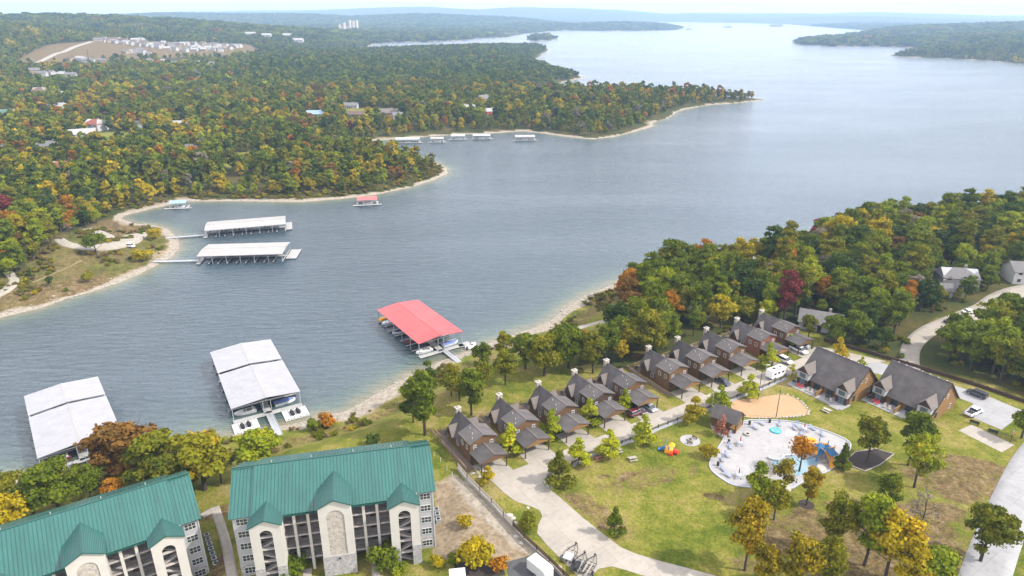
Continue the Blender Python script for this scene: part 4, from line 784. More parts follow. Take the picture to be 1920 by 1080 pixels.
def gable_roof(mb, x, hw, y0, y1, ze, zp, t=.16):       # ridge along y
    mb.slab((x, y0, zp), (x, y1, zp), (x-hw, y1, ze), (x-hw, y0, ze), t); mb.slab((x, y1, zp), (x, y0, zp), (x+hw, y0, ze), (x+hw, y1, ze), t)
def arch_wall(hw, ow, z1, za, zp, y0, y1):
    """gabled front wall with an arched opening: half width, opening half width, eave, springing, peak"""
    mb = MB(); mb.box(-hw, -ow, y0, y1, 0, za); mb.box(ow, hw, y0, y1, 0, za)
    n = 10; top = lambda x: z1+(zp-z1)*(1-abs(x)/hw); xs = [-hw]+[-ow*math.cos(math.pi*k/n) for k in range(n+1)]+[hw]; lo = [za]+[za+ow*math.sin(math.pi*k/n) for k in range(n+1)]+[za]
    for k in range(len(xs)-1):
        a, b = xs[k], xs[k+1]
        mb.xz([(a, lo[k]), (b, lo[k+1]), (b, top(b)), (a, top(a))], y0, y1)
    return mb
def apartment(label, loc, rz):
    t = thing('apartment_building', label, 'apartment building', loc, rz, 'green roofed apartment buildings')
    ZR, SL, LH, D, DM, XW = 17.5, .52, 17.7, 8.2, 8.95, 14.0
    rf = lambda y, lift=0: ZR+lift-SL*abs(y)
    FH = 2.62
    for s in (-1, 1):
        a, b = (XW, LH-.45) if s > 0 else (-LH+.45, -XW)
        obj('wing_wall', MB().yz([(-7.6, 2.7), (7.6, 2.7), (7.6, rf(7.6)-.25), (0, ZR-.25), (-7.6, rf(7.6)-.25)], a, b), 'stucco_grey', t)
        a, b = (XW, LH-.4) if s > 0 else (-LH+.4, -XW); obj('stone_base', MB().box(a, b, -7.65, 7.65, -2.5, 2.7), 'fieldstone_grey', t)
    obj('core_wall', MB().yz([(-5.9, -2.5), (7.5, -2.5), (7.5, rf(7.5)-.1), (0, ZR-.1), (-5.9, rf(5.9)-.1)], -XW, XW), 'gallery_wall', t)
    r = MB()
    for s in (-1, 1):
        a, b = (XW-.1, LH) if s > 0 else (-LH, -XW+.1)
        r.slab((a, 0, ZR), (b, 0, ZR), (b, -D, rf(D)), (a, -D, rf(D)), .2); r.slab((b, 0, ZR), (a, 0, ZR), (a, D, rf(D)), (b, D, rf(D)), .2)
    L_ = .4
    r.slab((-XW, 0, ZR+L_), (XW, 0, ZR+L_), (XW, -DM, rf(DM, L_)), (-XW, -DM, rf(DM, L_)), .45); r.slab((XW, 0, ZR+L_), (-XW, 0, ZR+L_), (-XW, D, rf(D, L_)), (XW, D, rf(D, L_)), .45)
    roof = obj('roof', r, 'green_metal', t)
    sm = MB(); sl = math.hypot(1, SL)
    for k in range(59):
        x = -LH+.3+k*(2*LH-.6)/58; mid = abs(x) < XW; z = ZR+(L_ if mid else 0); de = DM if mid else D
        sm.bar((x, -.05, z-.03), (x, -de+.02, z-SL*de+.02), .07, .12); sm.bar((x, .05, z-.03), (x, D-.02, z-SL*D+.02), .07, .12)
    obj('roof_seams', sm, 'green_trim_seam_shade', roof, kind='stuff')  # real seams, darker than the roof so the colour carries their shadow lines
    obj('ridge_cap', MB().box(-LH, LH, -.16, .16, ZR+.28, ZR+.46), 'green_trim_seam_shade', roof)
    for x in (-11, -4, 3.5, 10.5): obj('vent_pipe', MB().tube((x, .9, ZR-.4), (x, .9, ZR+.45), .06, n=7), 'white_paint', roof)
    for s in (-1, 1): obj('gutter', MB().box(-XW, XW, s*(DM if s < 0 else D)-.08, s*(DM if s < 0 else D)+.08, rf(DM if s < 0 else D, L_)-.42, rf(DM if s < 0 else D, L_)-.28), 'green_trim_seam_shade', roof)
    # open galleries between the towers
    for k in range(4): 
        z = FH+k*FH
        obj('gallery_slab', MB().box(-XW, XW, -8.15, -5.9, z-.22, z), 'slab', t)
        for s in (-1, 1):
            a, b = (3, 9) if s > 0 else (-9, -3); q = MB()
            for h in (.35, .7, 1.0): q.box(a, b, -8.1, -8.05, z+h-.02, z+h+.02)
            n_ = 20
            for j in range(n_+1): xx = a+(b-a)*j/n_; q.box(xx-.012, xx+.012, -8.095, -8.055, z, z+1)
            obj('railing', q, 'black_metal', t)
    obj('gallery_fascia', MB().box(-XW, XW, -8.25, -7.9, rf(8.2, L_)-1.05, rf(8.2, L_)-.5), 'slab', t)
    for s in (-1, 1):
        for x in (4.75, 7.1): obj('column', MB().box(s*x-.24, s*x+.24, -8.45, -7.97, -2.5, rf(8.4, L_)-.52), 'stucco', t)
    for k in range(5):
        z = -.05+k*FH
        for s in (-1, 1):
            d = obj('door', MB().box(s*6.2-.5, s*6.2+.5, -5.98, -5.9, z+.02, z+2.15), 'dark_wood', t); obj('handle', MB().box(s*6.2+.32, s*6.2+.4, -6.03, -5.98, z+1, z+1.08), 'rim', d)
            window(t, s*4.1, z+.8, .9, 1.1, -5.9, panes=1); window(t, s*8.0, z+.8, 1.0, 1.1, -5.9, panes=1)
    # towers
    def tower(x, hw, ow, yf, ze, zp, za, zstone, stairs):
        q = thing('tower', None, None, (x, 0, 0)); q.parent = t; del_ = q
        obj('front_wall', arch_wall(hw, ow, ze, za, zp, -yf, -yf+.5), 'stucco', q)
        for s in (-1, 1): obj('side_wall', MB().box(*( (hw-.3, hw) if s > 0 else (-hw, -hw+.3)), -yf+.5, -5.9, -2.5, ze), 'stucco', q)
        b = MB()
        for s in (-1, 1): b.box(*((ow+(0 if stairs else -.4), hw+.08) if s > 0 else (-hw-.08, -ow+(0 if stairs else .4))), -yf-.1, -yf+.6, -2.5, zstone)
        if not stairs: b.box(-ow+.4, ow-.4, -yf-.1, -yf+.3, -2.5, zstone)
        obj('stone_base', b, 'fieldstone_grey', q)
        rr = MB(); m0 = (ZR+L_-zp)/SL; e0 = (ZR+L_-ze)/SL; ov = .32; zo = ze-(zp-ze)/hw*ov
        eo = (ZR+L_-zo)/SL
        for s in (-1, 1):
            rr.slab((0, -yf-.35, zp+.12), (0, -m0+.25, zp+.12), (s*(hw+ov), -eo+.25, zo+.12), (s*(hw+ov), -yf-.35, zo+.12), .2)
        ro = obj('tower_roof', rr, 'green_metal', q)
        sm_ = MB()
        for s in (-1, 1):
            ny = 13
            for k in range(ny):
                f = (k+.5)/ny; zz = zp+(zo-zp)*f+.12; xx = s*(hw+ov)*f; yb = -(m0+(eo-m0)*f)+.2
                sm_.bar((xx, -yf-.35, zz+.01), (xx, yb, zz+.01), .08, .12)
        obj('roof_seams', sm_, 'green_trim_seam_shade', q, kind='stuff')  # shadow lines of the tower seams put into their darker green
        if stairs:
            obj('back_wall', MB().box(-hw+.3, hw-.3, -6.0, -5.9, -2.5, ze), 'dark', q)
            for k in range(4):
                z = FH*k-.05; s = 1 if k % 2 else -1; st_ = MB()
                st_.slab((-ow*1.3*s, -yf+2.2, z), (-ow*1.3*s, -yf+1.1, z), (ow*1.3*s, -yf+1.1, z+FH/2), (ow*1.3*s, -yf+2.2, z+FH/2), .22); obj('stair_flight', st_, 'slab', q)
                st2 = MB().slab((ow*1.3*s, -yf+3.4, z+FH/2), (ow*1.3*s, -yf+2.3, z+FH/2), (-ow*1.3*s, -yf+2.3, z+FH), (-ow*1.3*s, -yf+3.4, z+FH), .22); obj('stair_flight', st2, 'slab', q)
                obj('landing', MB().box(-ow-.1, ow+.1, -yf+.55, -yf+1.05, z+FH-.25, z+FH-.02), 'slab', q)
                obj('stair_rail', MB().bar((-ow*s, -yf+1.05, z+.95), (ow*s, -yf+1.05, z+2.2), .06), 'black_metal', q)
        else:
            pl = [(-ow, zstone-.1)]+[(ow, zstone-.1)]+[(ow*math.cos(math.pi*k/12), za+ow*math.sin(math.pi*k/12)) for k in range(13)]
            obj('stone_panel', MB().xz(pl, -yf+.16, -yf+.45), 'fieldstone', q)
            for zz in (zstone+.0,): obj('spotlight', MB().box(-.2, .2, -yf-.3, -yf-.1, zstone-.7, zstone-.45), 'dark', q)
        return q
    tower(0, 2.75, 1.5, 10.7, 15.0, 16.4, 12.6, 4.3, False); tower(-11.5, 2.55, 1.05, 11.1, 13.3, 14.5, 11.2, 4.3, True); tower(11.75, 2.55, 1.05, 11.1, 13.3, 14.5, 11.2, 4.3, True)
    for s in (-1, 1):
        for k in range(5): window(t, s*15.75, .8+k*FH if k else .7, 1.75, 1.25, -7.6 if k else -7.65, panes=3)
    for k in range(5):
        for y in (-4.5, 0, 4.2): window(t, y, .8+k*FH, 1.2, 1.25, LH-.45 if k else LH-.4, axis='x', sgn=1, panes=2)
    obj('downpipe', MB().box(LH-.6, LH-.5, -7.78, -7.66, -.5, rf(7.7)-.4), 'white_paint', t)
    for s in (-1, 1): obj('entry_path', MB().box(s*6.0-.75, s*6.0+.75, -16, -8.2, .0, .12), 'concrete', t)
    return t
apartment('green roofed apartment building with three gabled towers, its whole front in view', (-32.8, 104.85, 6.84), .2165)
apartment('green roofed apartment building cut by the left edge, angled to the other', (-74.5, 94.6, 3.65), .5648)

ORD = ['first', 'second', 'third', 'fourth', 'fifth', 'sixth', 'seventh', 'eighth', 'ninth', 'last']
def cabin(i, walk=False):
    lab = ['brown log cabin next to the green roofed building, with a long side deck', 'log cabin second from the green roofed building', 'log cabin third from the green roofed building', 'dark log cabin fourth from the green roofed building', 'log cabin beside the parked maroon car, fifth in the row', 'log cabin with a side walkway, just past the gap in the row', 'log cabin seventh in the row, second after the gap', 'log cabin eighth in the row, third after the gap', 'reddish brown log cabin second from the wooded end', 'last log cabin of the row, next to the wood'][i]
    t = thing('log_cabin', lab, 'cabin', row(CX[i], YF), ROWA, 'log cabins in a row above the lake')
    wm = ['log_wood', 'log_wood', 'log_wood', 'dark_wood', 'log_wood', 'log_wood', 'log_wood', 'log_wood', 'cabin_red', 'log_wood'][i]
    obj('front_wall', MB().xz([(-3.25, -.5), (3.25, -.5), (3.25, 5.25), (0, 6.5), (-3.25, 5.25)], .35, 5.3), wm, t)
    obj('rear_wall', MB().xz([(-2.85, -3), (2.85, -3), (2.85, 2.7), (0, 6.35), (-2.85, 2.7)], 5.3, 11.55), wm, t)
    r = MB(); gable_roof(r, 0, 3.62, 0, 5.45, 5.33, 6.72); ro = obj('front_roof', r, 'shingle', t)
    obj('ridge_cap', MB().box(-.12, .12, 0, 5.45, 6.7, 6.78), 'shingle_brown', ro)
    r = MB(); gable_roof(r, 0, 3.2, 5.3, 12.0, 2.55, 6.70); rr = obj('rear_roof', r, 'shingle', t)
    g = MB(); g.slab((-1.3, 9.7, 4.95), (-3.75, 9.7, 4.95), (-3.75, 8.1, 2.45), (-3.1, 8.1, 2.45), .12); g.slab((-3.75, 9.7, 4.95), (-1.3, 9.7, 4.95), (-3.1, 11.3, 2.45), (-3.75, 11.3, 2.45), .12)
    d = obj('dormer_roof', g, 'shingle_brown', t); obj('dormer_wall', MB().yz([(8.3, 2.3), (11.1, 2.3), (9.7, 4.6)], -3.55, -3.4), 'dark_wood', d)
    g = MB().slab((1.3, 9.7, 4.95), (3.75, 9.7, 4.95), (3.75, 8.1, 2.45), (3.1, 8.1, 2.45), .12); g.slab((3.75, 9.7, 4.95), (1.3, 9.7, 4.95), (3.1, 11.3, 2.45), (3.75, 11.3, 2.45), .12); obj('dormer_roof', g, 'shingle_brown', t)
    ch = obj('chimney', MB().box(-.62, .62, 11.6, 12.5, -4, 7.2), 'chimney_stone', t); obj('chimney_cap', MB().box(-.72, .72, 11.5, 12.7, 7.2, 7.35), 'rock_pale', ch); obj('flue', MB().box(-.25, .25, 11.85, 12.35, 7.35, 7.55), 'rock', ch)
    for x, y in ((-1.6, 2.2), (-1.1, 4.2), (-2.3, 1.0)): obj('vent_pipe', MB().tube((x, y, 5.7), (x, y, 6.72-abs(x)*.384+.42), .07, n=6), 'white_paint', t)
    for x in (-2.1, 2.1): window(t, x, 3.35, .7, 1.15, .35, glass='glass_blue', panes=1)
    for y in (1.8, 3.9): window(t, y, 3.2, .7, 1.0, -3.25, axis='x', sgn=-1, panes=1); window(t, y, 3.2, .7, 1.0, 3.25, axis='x', sgn=1, panes=1)
    window(t, 7.0, 1.0, .9, 1.1, -2.85, axis='x', sgn=-1, panes=1)
    dr = obj('door', MB().box(-.5, .5, .27, .35, .05, 2.1), 'dark_wood', t); obj('handle', MB().box(.3, .38, .22, .27, 1, 1.08), 'rim', dr)
    # carport
    r = MB(); gable_roof(r, 0, 3.58, -4.75, .3, 3.2, 4.45, .14); c = obj('carport_roof', r, 'shingle', t)
    obj('ridge_cap', MB().box(-.12, .12, -4.75, .3, 4.43, 4.51), 'shingle_brown', c)
    obj('carport_gable', MB().xz([(-3.35, 3.1), (-2.9, 2.75), (2.9, 2.75), (3.35, 3.1), (0, 4.25)], -4.55, -4.42), 'tan_wood' if i % 3 else 'log_wood', t)
    for s in (-1, 1):
        for y in (-4.4, -.2): obj('post', MB().box(s*3.15-.1, s*3.15+.1, y-.1, y+.1, 0, 3.2), 'dark_wood', t)
        obj('beam', MB().box(s*3.15-.12, s*3.15+.12, -4.6, 0, 2.95, 3.2), 'dark_wood', t)
    # lake side deck
    def deck(x0, x1, y0, y1, z, ex=None):
        dk = obj('deck', MB().box(x0, x1, y0, y1, z-.15, z), 'deck_wood', t); q = MB()
        sides = ex or [((x0, y1), (x1, y1)), ((x0, y0), (x0, y1)), ((x1, y0), (x1, y1))]
        for (ax, ay), (bx, by) in sides:
            n_ = max(2, int(math.hypot(bx-ax, by-ay)/1.3))
            for k in range(n_+1): xx, yy = ax+(bx-ax)*k/n_, ay+(by-ay)*k/n_; q.box(xx-.05, xx+.05, yy-.05, yy+.05, z, z+1.05)
            q.bar((ax, ay, z+1.05), (bx, by, z+1.05), .14, .06); q.bar((ax, ay, z+.55), (bx, by, z+.55), .05, .05); q.bar((ax, ay, z+.25), (bx, by, z+.25), .05, .05)
        obj('railing', q, 'rail_wood', dk); p_ = MB()
        for xx in (x0+.2, (x0+x1)/2, x1-.2):
            for yy in (y0+.2, y1-.2): p_.box(xx-.1, xx+.1, yy-.1, yy+.1, -6, z-.15)
        obj('deck_posts', p_, 'dark_wood', dk)
    deck(-4.6, 4.2, 12.02, 15.2, .15)
    if walk:
        deck(-5.3 if i == 0 else -5.0, -3.3 if i == 0 else -3.5, -1.5, 12.0, .12, [((-5.3 if i == 0 else -5.0, -1.5), (-5.3 if i == 0 else -5.0, 15.2 if i == 0 else 12))])
    f = obj('patio_table', MB().tube((-2.6, 13.6, .15), (-2.6, 13.6, .85), .05, n=6).tube((-2.6, 13.6, .85), (-2.6, 13.6, .9), .55, n=12), 'black_metal', t)
mat('cabin_red', (.16, .062, .035), .75, .28, 1.2, stretch=(.25, .25, 6), bump=.4, bscale=5)
for i in range(10): cabin(i, i in (0, 5))

def lodge(label, loc, rz, k):
    t = thing('lodge', label, 'lodge', loc, rz, 'two long dark roofed lodges')
    ZR, SL = 8.85, .964; rf = lambda y: ZR-SL*abs(y)
    obj('end_wall', MB().yz([(-6.1, -.6), (6.1, -.6), (6.1, 2.6), (0, ZR-.25), (-6.1, 2.6)], -7.1, 7.1), 'tan_wood', t)
    r = MB(); r.slab((-7.45, 0, ZR), (7.45, 0, ZR), (7.45, -6.9, rf(6.9)), (-7.45, -6.9, rf(6.9)), .2); r.slab((7.45, 0, ZR), (-7.45, 0, ZR), (-7.45, 6.6, rf(6.6)), (7.45, 6.6, rf(6.6)), .2)
    ro = obj('roof', r, 'shingle', t); obj('ridge_cap', MB().box(-7.45, 7.45, -.14, .14, ZR-.04, ZR+.05), 'shingle', ro)
    for j in range(7): obj('vent', MB().tube((-5.9+j*1.95, .75, ZR-.9), (-5.9+j*1.95, .75, ZR-.2), .2, .17, 8), 'white_paint', ro)
    for s in (-1, 1): 
        obj('bargeboard', MB().bar((7.47, 0, ZR-.12), (7.47, s*6.7, rf(6.7)-.12), .08, .26), 'dark_wood', ro)
    for x in (-5.55, 5.55):
        q = thing('dormer', None, None, (x, 0, 0)); q.parent = t
        obj('wall', MB().xz([(-1.55, 2.15), (1.55, 2.15), (1.55, 4.05), (-1.55, 4.05)], -7.72, -4), 'stucco_grey', q)
        obj('gable', MB().xz([(-1.6, 4.05), (1.6, 4.05), (0, 5.85)], -7.75, -3), 'dark_wood', q)
        obj('lower_wall', MB().box(-1.5, 1.5, -7.5, -5, -.6, 2.15), 'dark_wood', q)
        zo, zp = 3.95, 6.15; m = (ZR-zp)/SL; e = (ZR-zo)/SL; g = MB()
        for s in (-1, 1): g.slab((0, -8.05, zp), (0, -m+.2, zp), (s*1.95, -e+.2, zo), (s*1.95, -8.05, zo), .16)
        obj('dormer_roof', g, 'shingle_brown', q)
        window(t, x-.42, 2.65, .62, 1.05, -7.72, frame='dark', glass='glass_blue', panes=1); window(t, x+.42, 2.65, .62, 1.05, -7.72, frame='dark', glass='glass_blue', panes=1)
        window(t, x+.1, .15, 1.5, 1.75, -7.5, frame='dark', glass='glass_blue', panes=2, name='patio_door')
    obj('porch_beam', MB().box(-4, 4, -6.8, -6.5, 1.95, 2.2), 'dark_wood', t)
    for x in (-2.6, 0, 2.6): obj('post', MB().box(x-.1, x+.1, -6.75, -6.55, 0, 1.95), 'dark_wood', t)
    for x in (-2.0, 1.6): window(t, x, .1, 1.5, 1.8, -6.1, frame='dark', glass='glass_dark', panes=2, name='patio_door')
    obj('patio', MB().box(-8.2, 7.6, -10.2, -6.1, -.1, .14), 'concrete_grey', t)
    obj('divider', MB().box(-.12, .12, -9.9, -6.9, .14, 1.5), 'tan_wood', t)
    st_ = MB()
    for j in range(4): st_.box(4.2, 7.0, -10.2-.35*(j+1), -10.2-.35*j, -.1, .1-.05*j)
    obj('steps', st_, 'concrete', t)
    window(t, -2.3, 5.0, .8, .8, 7.1, axis='x', sgn=1, panes=1); window(t, 0, 4.6, .7, 1.0, 7.1, axis='x', sgn=1, panes=1); window(t, 2.6, .9, .9, 1.2, 7.1, axis='x', sgn=1, panes=1); window(t, -4.4, .6, .9, 1.3, 7.1, axis='x', sgn=1, panes=1, frame='dark')
    # patio furniture stands on its own
    ca, sa = math.cos(rz), math.sin(rz); Wp = lambda x, y, z=.14: (loc[0]+ca*x-sa*y, loc[1]+sa*x+ca*y, loc[2]+z)
    for j, (x, y) in enumerate(((-7.0, -8.8), (2.6, -8.6))):
        b = thing('barbecue', 'black barbecue on the %s patio, %s' % (('first lodge', 'second lodge')[k], ('at its left end', 'beside the divider')[j]), 'barbecue', Wp(x, y), rz, 'patio barbecues')
        obj('firebox', MB().box(-.45, .45, -.28, .28, .75, 1.05), 'black_metal', b); obj('lid', MB().loft([[(-.45, -.28, 1.05), (.45, -.28, 1.05), (.45, .28, 1.05), (-.45, .28, 1.05)], [(-.42, -.2, 1.28), (.42, -.2, 1.28), (.42, .2, 1.28), (-.42, .2, 1.28)]]), 'black_metal', b)
        lg = [obj('leg', MB().box(px_-.03, px_+.03, py_-.03, py_+.03, 0, .75), 'black_metal', b) for px_ in (-.4, .4) for py_ in (-.22, .22)]
    for j, (x, y, m_) in enumerate(((-5.6, -8.9, 'red_canvas'), (-4.6, -9.0, 'red_canvas'), (-2.8, -8.9, 'grey_wood'), (-1.6, -8.9, 'grey_wood'), (3.8, -9.0, 'grey_wood'))):
        lounge('patio_chair', '%s chair, %s on the %s patio' % ('dark red' if m_ == 'red_canvas' else 'grey', ('at the end', 'second from the end', 'left of the divider', 'next to the divider', 'by the steps')[j], ('first lodge', 'second lodge')[k]), m_, Wp(x, y), rz+R(10*j), 'chairs on the lodge patios', chair=True)
    return t
def lounge(name, label, m, loc, rz, group, chair=False):
    t = thing(name, label, 'chair' if chair else 'lounger', loc, rz, group); L_ = .55 if chair else 1.3
    obj('seat', MB().box(-.3, .3, -L_, 0, .36, .42), m, t); obj('backrest', MB().slab((-.3, 0, .4), (.3, 0, .4), (.3, .42, 1.0), (-.3, .42, 1.0), .06), m, t)
    for x in (-.26, .26):
        for y in (-L_+.06, -.05): obj('leg', MB().box(x-.025, x+.025, y-.025, y+.025, 0, .36), 'rim', t)
    return t
lodge('dark roofed lodge facing the sand court', (86.47, 158.77, PAD), -.978, 0)
lodge('dark roofed lodge beside the parking bay', (102.6, 150.95, PAD), -.961, 1)
HOUSE_SPOTS = []
# ------------------------------------------------------------------ docks (floating, lake level 0)
def boat(label, loc, rz, hull='boat_white', cover=None, L=6.0, group=None, name='motor_boat'):
    t = thing(name, label, 'boat', loc, rz, group); W_ = 1.15; secs = []
    for u, w, zk in ((0, .92, -.1), (.35, 1, -.15), (.7, .8, -.1), (.9, .42, .1), (1, .06, .35)):
        x = -L/2+L*u; secs.append([(x, -W_*w, .75+.12*u), (x, -W_*w*.75, zk), (x, 0, zk-.15), (x, W_*w*.75, zk), (x, W_*w, .75+.12*u)])
    obj('hull', MB().loft(secs), hull, t, smooth=False)
    if cover: obj('cover', MB().loft([[(-L/2, -W_*.9, .78), (-L/2, 0, .95), (-L/2, W_*.9, .78)], [(0, -W_, .85), (0, 0, 1.35), (0, W_, .85)], [(L*.42, -W_*.4, .9), (L*.42, 0, 1.0), (L*.42, W_*.4, .9)]]), cover, t)
    else:
        obj('cockpit', MB().box(-L*.42, L*.05, -W_*.7, W_*.7, .74, .80), 'grey_wood', t); obj('windscreen', MB().slab((L*.06, -W_*.7, .85), (L*.06, W_*.7, .85), (-L*.02, W_*.6, 1.35), (-L*.02, -W_*.6, 1.35), .04), 'glass_blue', t)
        obj('seat', MB().box(-L*.40, -L*.32, -W_*.7, W_*.7, .8, 1.15), 'boat_white', t); obj('outboard', MB().box(-L/2-.45, -L/2, -.22, .22, .1, 1.1), 'dark', t)
    return t
def dock(label, corners, zr, mroof, gap=None, slips=6, lift=.9, group=None, gang=None, boats=True, end=None, name='boat_dock', zb=None, pal=('boat_white', 'boat_navy', 'boat_white', 'boat_maroon')):
    """corners: back-left, back-right, front-right, front-left of the eaves (world xy). Local x across, y to the lake (back)"""
    c = np.array(corners); fm = (c[2]+c[3])/2; bmid = (c[0]+c[1])/2; ax = (bmid-fm); Ld = np.linalg.norm(ax); rz = math.atan2(ax[1], ax[0])-math.pi/2; hw = (np.linalg.norm(c[1]-c[0])+np.linalg.norm(c[2]-c[3]))/4
    t = thing(name, label, 'boat dock', (fm[0], fm[1], 0), rz, group); ze = zr-lift
    secs = [(0, Ld)] if gap is None else [(0, Ld*gap-.7), (Ld*gap+.5, Ld)]
    for a, b in secs:
        r = MB(); gable_roof(r, 0, hw, a, b, ze, zr, .1); ro = obj('roof', r, mroof, t)
        q = MB(); n_ = int((b-a)/1.1)
        for s in (-1, 1):
            for k in range(n_+1): y = a+.1+(b-a-.2)*k/n_; q.bar((0, y, zr+.0), (s*hw, y, ze+.0), .05, .05)
        obj('roof_seams', q, mroof, ro, kind='stuff'); obj('ridge_cap', MB().box(-.18, .18, a, b, zr-.03, zr+.05), mroof if mroof != 'white_metal' else 'cream_metal', ro)
    # frame: posts, eave beams and trusses
    ny = max(2, int(Ld/5.5))
    for s in (-1, 1): obj('eave_beam', MB().box(s*(hw-.25)-.1, s*(hw-.25)+.1, .2, Ld-.2, ze-.32, ze-.1), 'galvanised', t)
    for k in range(ny+1):
        y = .35+(Ld-.7)*k/ny
        for s in (-1, 1): obj('post', MB().box(s*(hw-.25)-.09, s*(hw-.25)+.09, y-.09, y+.09, .35, ze-.3), 'galvanised', t)
        obj('truss', MB().bar((-hw+.2, y, ze-.25), (hw-.2, y, ze-.25), .09).bar((-hw+.2, y, ze-.2), (0, y, zr-.22), .09).bar((hw-.2, y, ze-.2), (0, y, zr-.22), .09).bar((0, y, ze-.25), (0, y, zr-.2), .07), 'galvanised', t)
        for s in (-1, 1): obj('post', MB().box(s*1.0-.07, s*1.0+.07, y-.07, y+.07, .45, ze-.25), 'galvanised', t)
    # walkways and fingers on floats
    def deckbox(nm, x0, x1, y0, y1): 
        o = obj(nm, MB().box(x0, x1, y0, y1, .32, .45), 'dock_float', t); obj('float', MB().box(x0+.08, x1-.08, y0+.08, y1-.08, -.2, .32), 'dark', o)
    deckbox('walkway', -1.0, 1.0, 0, Ld); deckbox('front_walk', -hw, hw, -.9, .9)
    n_f = slips
    for k in range(1, n_f+1):
        y = .9+(Ld-1.2)*k/n_f
        for s in (-1, 1): 
            a, b = (1.0, hw) if s > 0 else (-hw, -1.0); deckbox('finger', a, b, y-.45, y)
    ca, sa = math.cos(rz), math.sin(rz); Wp = lambda x, y, z=0: (fm[0]+ca*x-sa*y, fm[1]+sa*x+ca*y, z)
    if end: deckbox('end_platform', end[0], end[1], end[2], end[3])
    if gang:
        g = obj('gangway', MB().box(gang[0]-.85, gang[0]+.85, -gang[1], -.9, .55, .68), 'galvanised', t); q = MB()
        for s in (-1, 1):
            q.bar((gang[0]+s*.85, -gang[1], 1.6), (gang[0]+s*.85, -.9, 1.6), .07); 
            for k in range(9): yy = -gang[1]+(gang[1]-.9)*k/8; q.box(gang[0]+s*.85-.03, gang[0]+s*.85+.03, yy-.03, yy+.03, .6, 1.6)
        obj('handrail', q, 'galvanised', g)
    return t, Wp, rz, hw, Ld
def moor(Wp, rz, hw, Ld, slips, which, label, pal, group, L=5.6):
    for j, (k, s) in enumerate(which):
        y = .9+(Ld-1.2)*(k+.5)/slips; x = s*(1.0+(hw-1.0)/2+.3)
        m = pal[j % len(pal)]
        boat(label % ('%s %s slip' % (('first', 'second', 'third', 'fourth', 'fifth', 'sixth', 'seventh', 'eighth', 'ninth')[k], 'right' if s > 0 else 'left')), Wp(x, y), rz+(0 if s > 0 else math.pi), m[0], m[1], L, group)
W_ = lambda pts, z: [np.array(G(*p, z)[:2]) for p in pts]
PALB = [('boat_white', None), ('boat_white', 'blue_canvas'), ('boat_maroon', None), ('boat_white', 'boat_navy')]
d1 = dock('white roofed boat dock behind the trees on the left, roof in two sections', W_([(44, 741), (184, 706), (228, 811), (70, 858)], 4.6), 5.3, 'white_metal', gap=.64, gang=(1.0, 9), lift=.8)
moor(d1[1], d1[2], d1[3], d1[4], 6, [(0, -1), (0, 1), (1, 1), (2, -1)], 'boat under the left white roof, %s', [('boat_maroon', None), ('boat_white', None)], 'boats under the left white dock roof')
d2 = dock('white roofed boat dock with jet ski floats in front, roof in two sections', W_([(393, 659), (508, 636), (563, 734), (433, 765.5)], 4.6), 5.3, 'white_metal', gap=.58, gang=(0, 14), lift=.8)
moor(d2[1], d2[2], d2[3], d2[4], 6, [(0, -1), (0, 1), (1, 1), (3, -1)], 'boat under the middle white roof, %s', PALB, 'boats under the middle white dock roof')
d3 = dock('red roofed boat dock', W_([(707, 581), (784, 562), (867, 621), (786, 646)], 5), 5.9, 'red_metal', slips=7, gang=(.6, 11), lift=.9, end=(6.2, 10.2, -1.2, 1.2))
moor(d3[1], d3[2], d3[3], d3[4], 7, [(0, -1), (0, 1), (2, -1), (4, -1), (6, -1)], 'boat under the large red roof, %s', PALB, 'boats under the red dock roof')
boat('small white boat tied up in front of the red roofed dock', d3[1](9.6, -2.4), d3[2]+.4, L=4.5); 
sl_ = thing('water_slide_raft', 'yellow inflatable raft at the lake end of the red roofed dock', 'raft', d3[1](-5.6, d3[4]+1.2, .05), d3[2]+.3)
obj('body', MB().loft([[(-1.6, y, z) for y, z in ((-.7, 0), (-.8, .5), (0, .75), (.8, .5), (.7, 0))], [(0, y, z) for y, z in ((-.8, 0), (-1, .9), (0, 1.2), (1, .9), (.8, 0))], [(1.6, y, z) for y, z in ((-.6, 0), (-.7, .4), (0, .6), (.7, .4), (.6, 0))]]), 'yellow_plastic', sl_, smooth=True); obj('grip', MB().bar((-.8, -.4, 1.15), (-.8, .4, 1.15), .12), 'dark', sl_)
d4 = dock('long white roofed dock, the farther of the pair off the point', W_([(535, 404), (536, 420), (383, 432), (388, 416)], 4), 4.6, 'cream_metal', slips=9, gang=(3.5, 18), lift=.7, end=(-7.5, 5.5, 37, 40))
moor(d4[1], d4[2], d4[3], d4[4], 9, [(1, -1), (2, -1), (3, -1), (4, -1), (6, -1)], 'boat under the farther long roof, %s', [('boat_white', None), ('boat_white', 'blue_canvas')], 'boats under the farther long dock roof')
d5 = dock('long cream roofed dock, the nearer of the pair off the point', W_([(543.5, 453), (530, 476), (369, 480), (390, 458)], 4), 4.6, 'cream_metal', slips=9, gang=(4, 20), lift=.7, end=(-7.8, 4.5, 36, 40.5))
moor(d5[1], d5[2], d5[3], d5[4], 9, [(1, -1), (2, -1), (3, -1), (4, -1), (5, -1), (7, -1)], 'boat under the nearer long roof, %s', [('boat_white', None), ('boat_white', None), ('boat_maroon', None), ('boat_white', 'boat_navy')], 'boats under the nearer long dock roof')
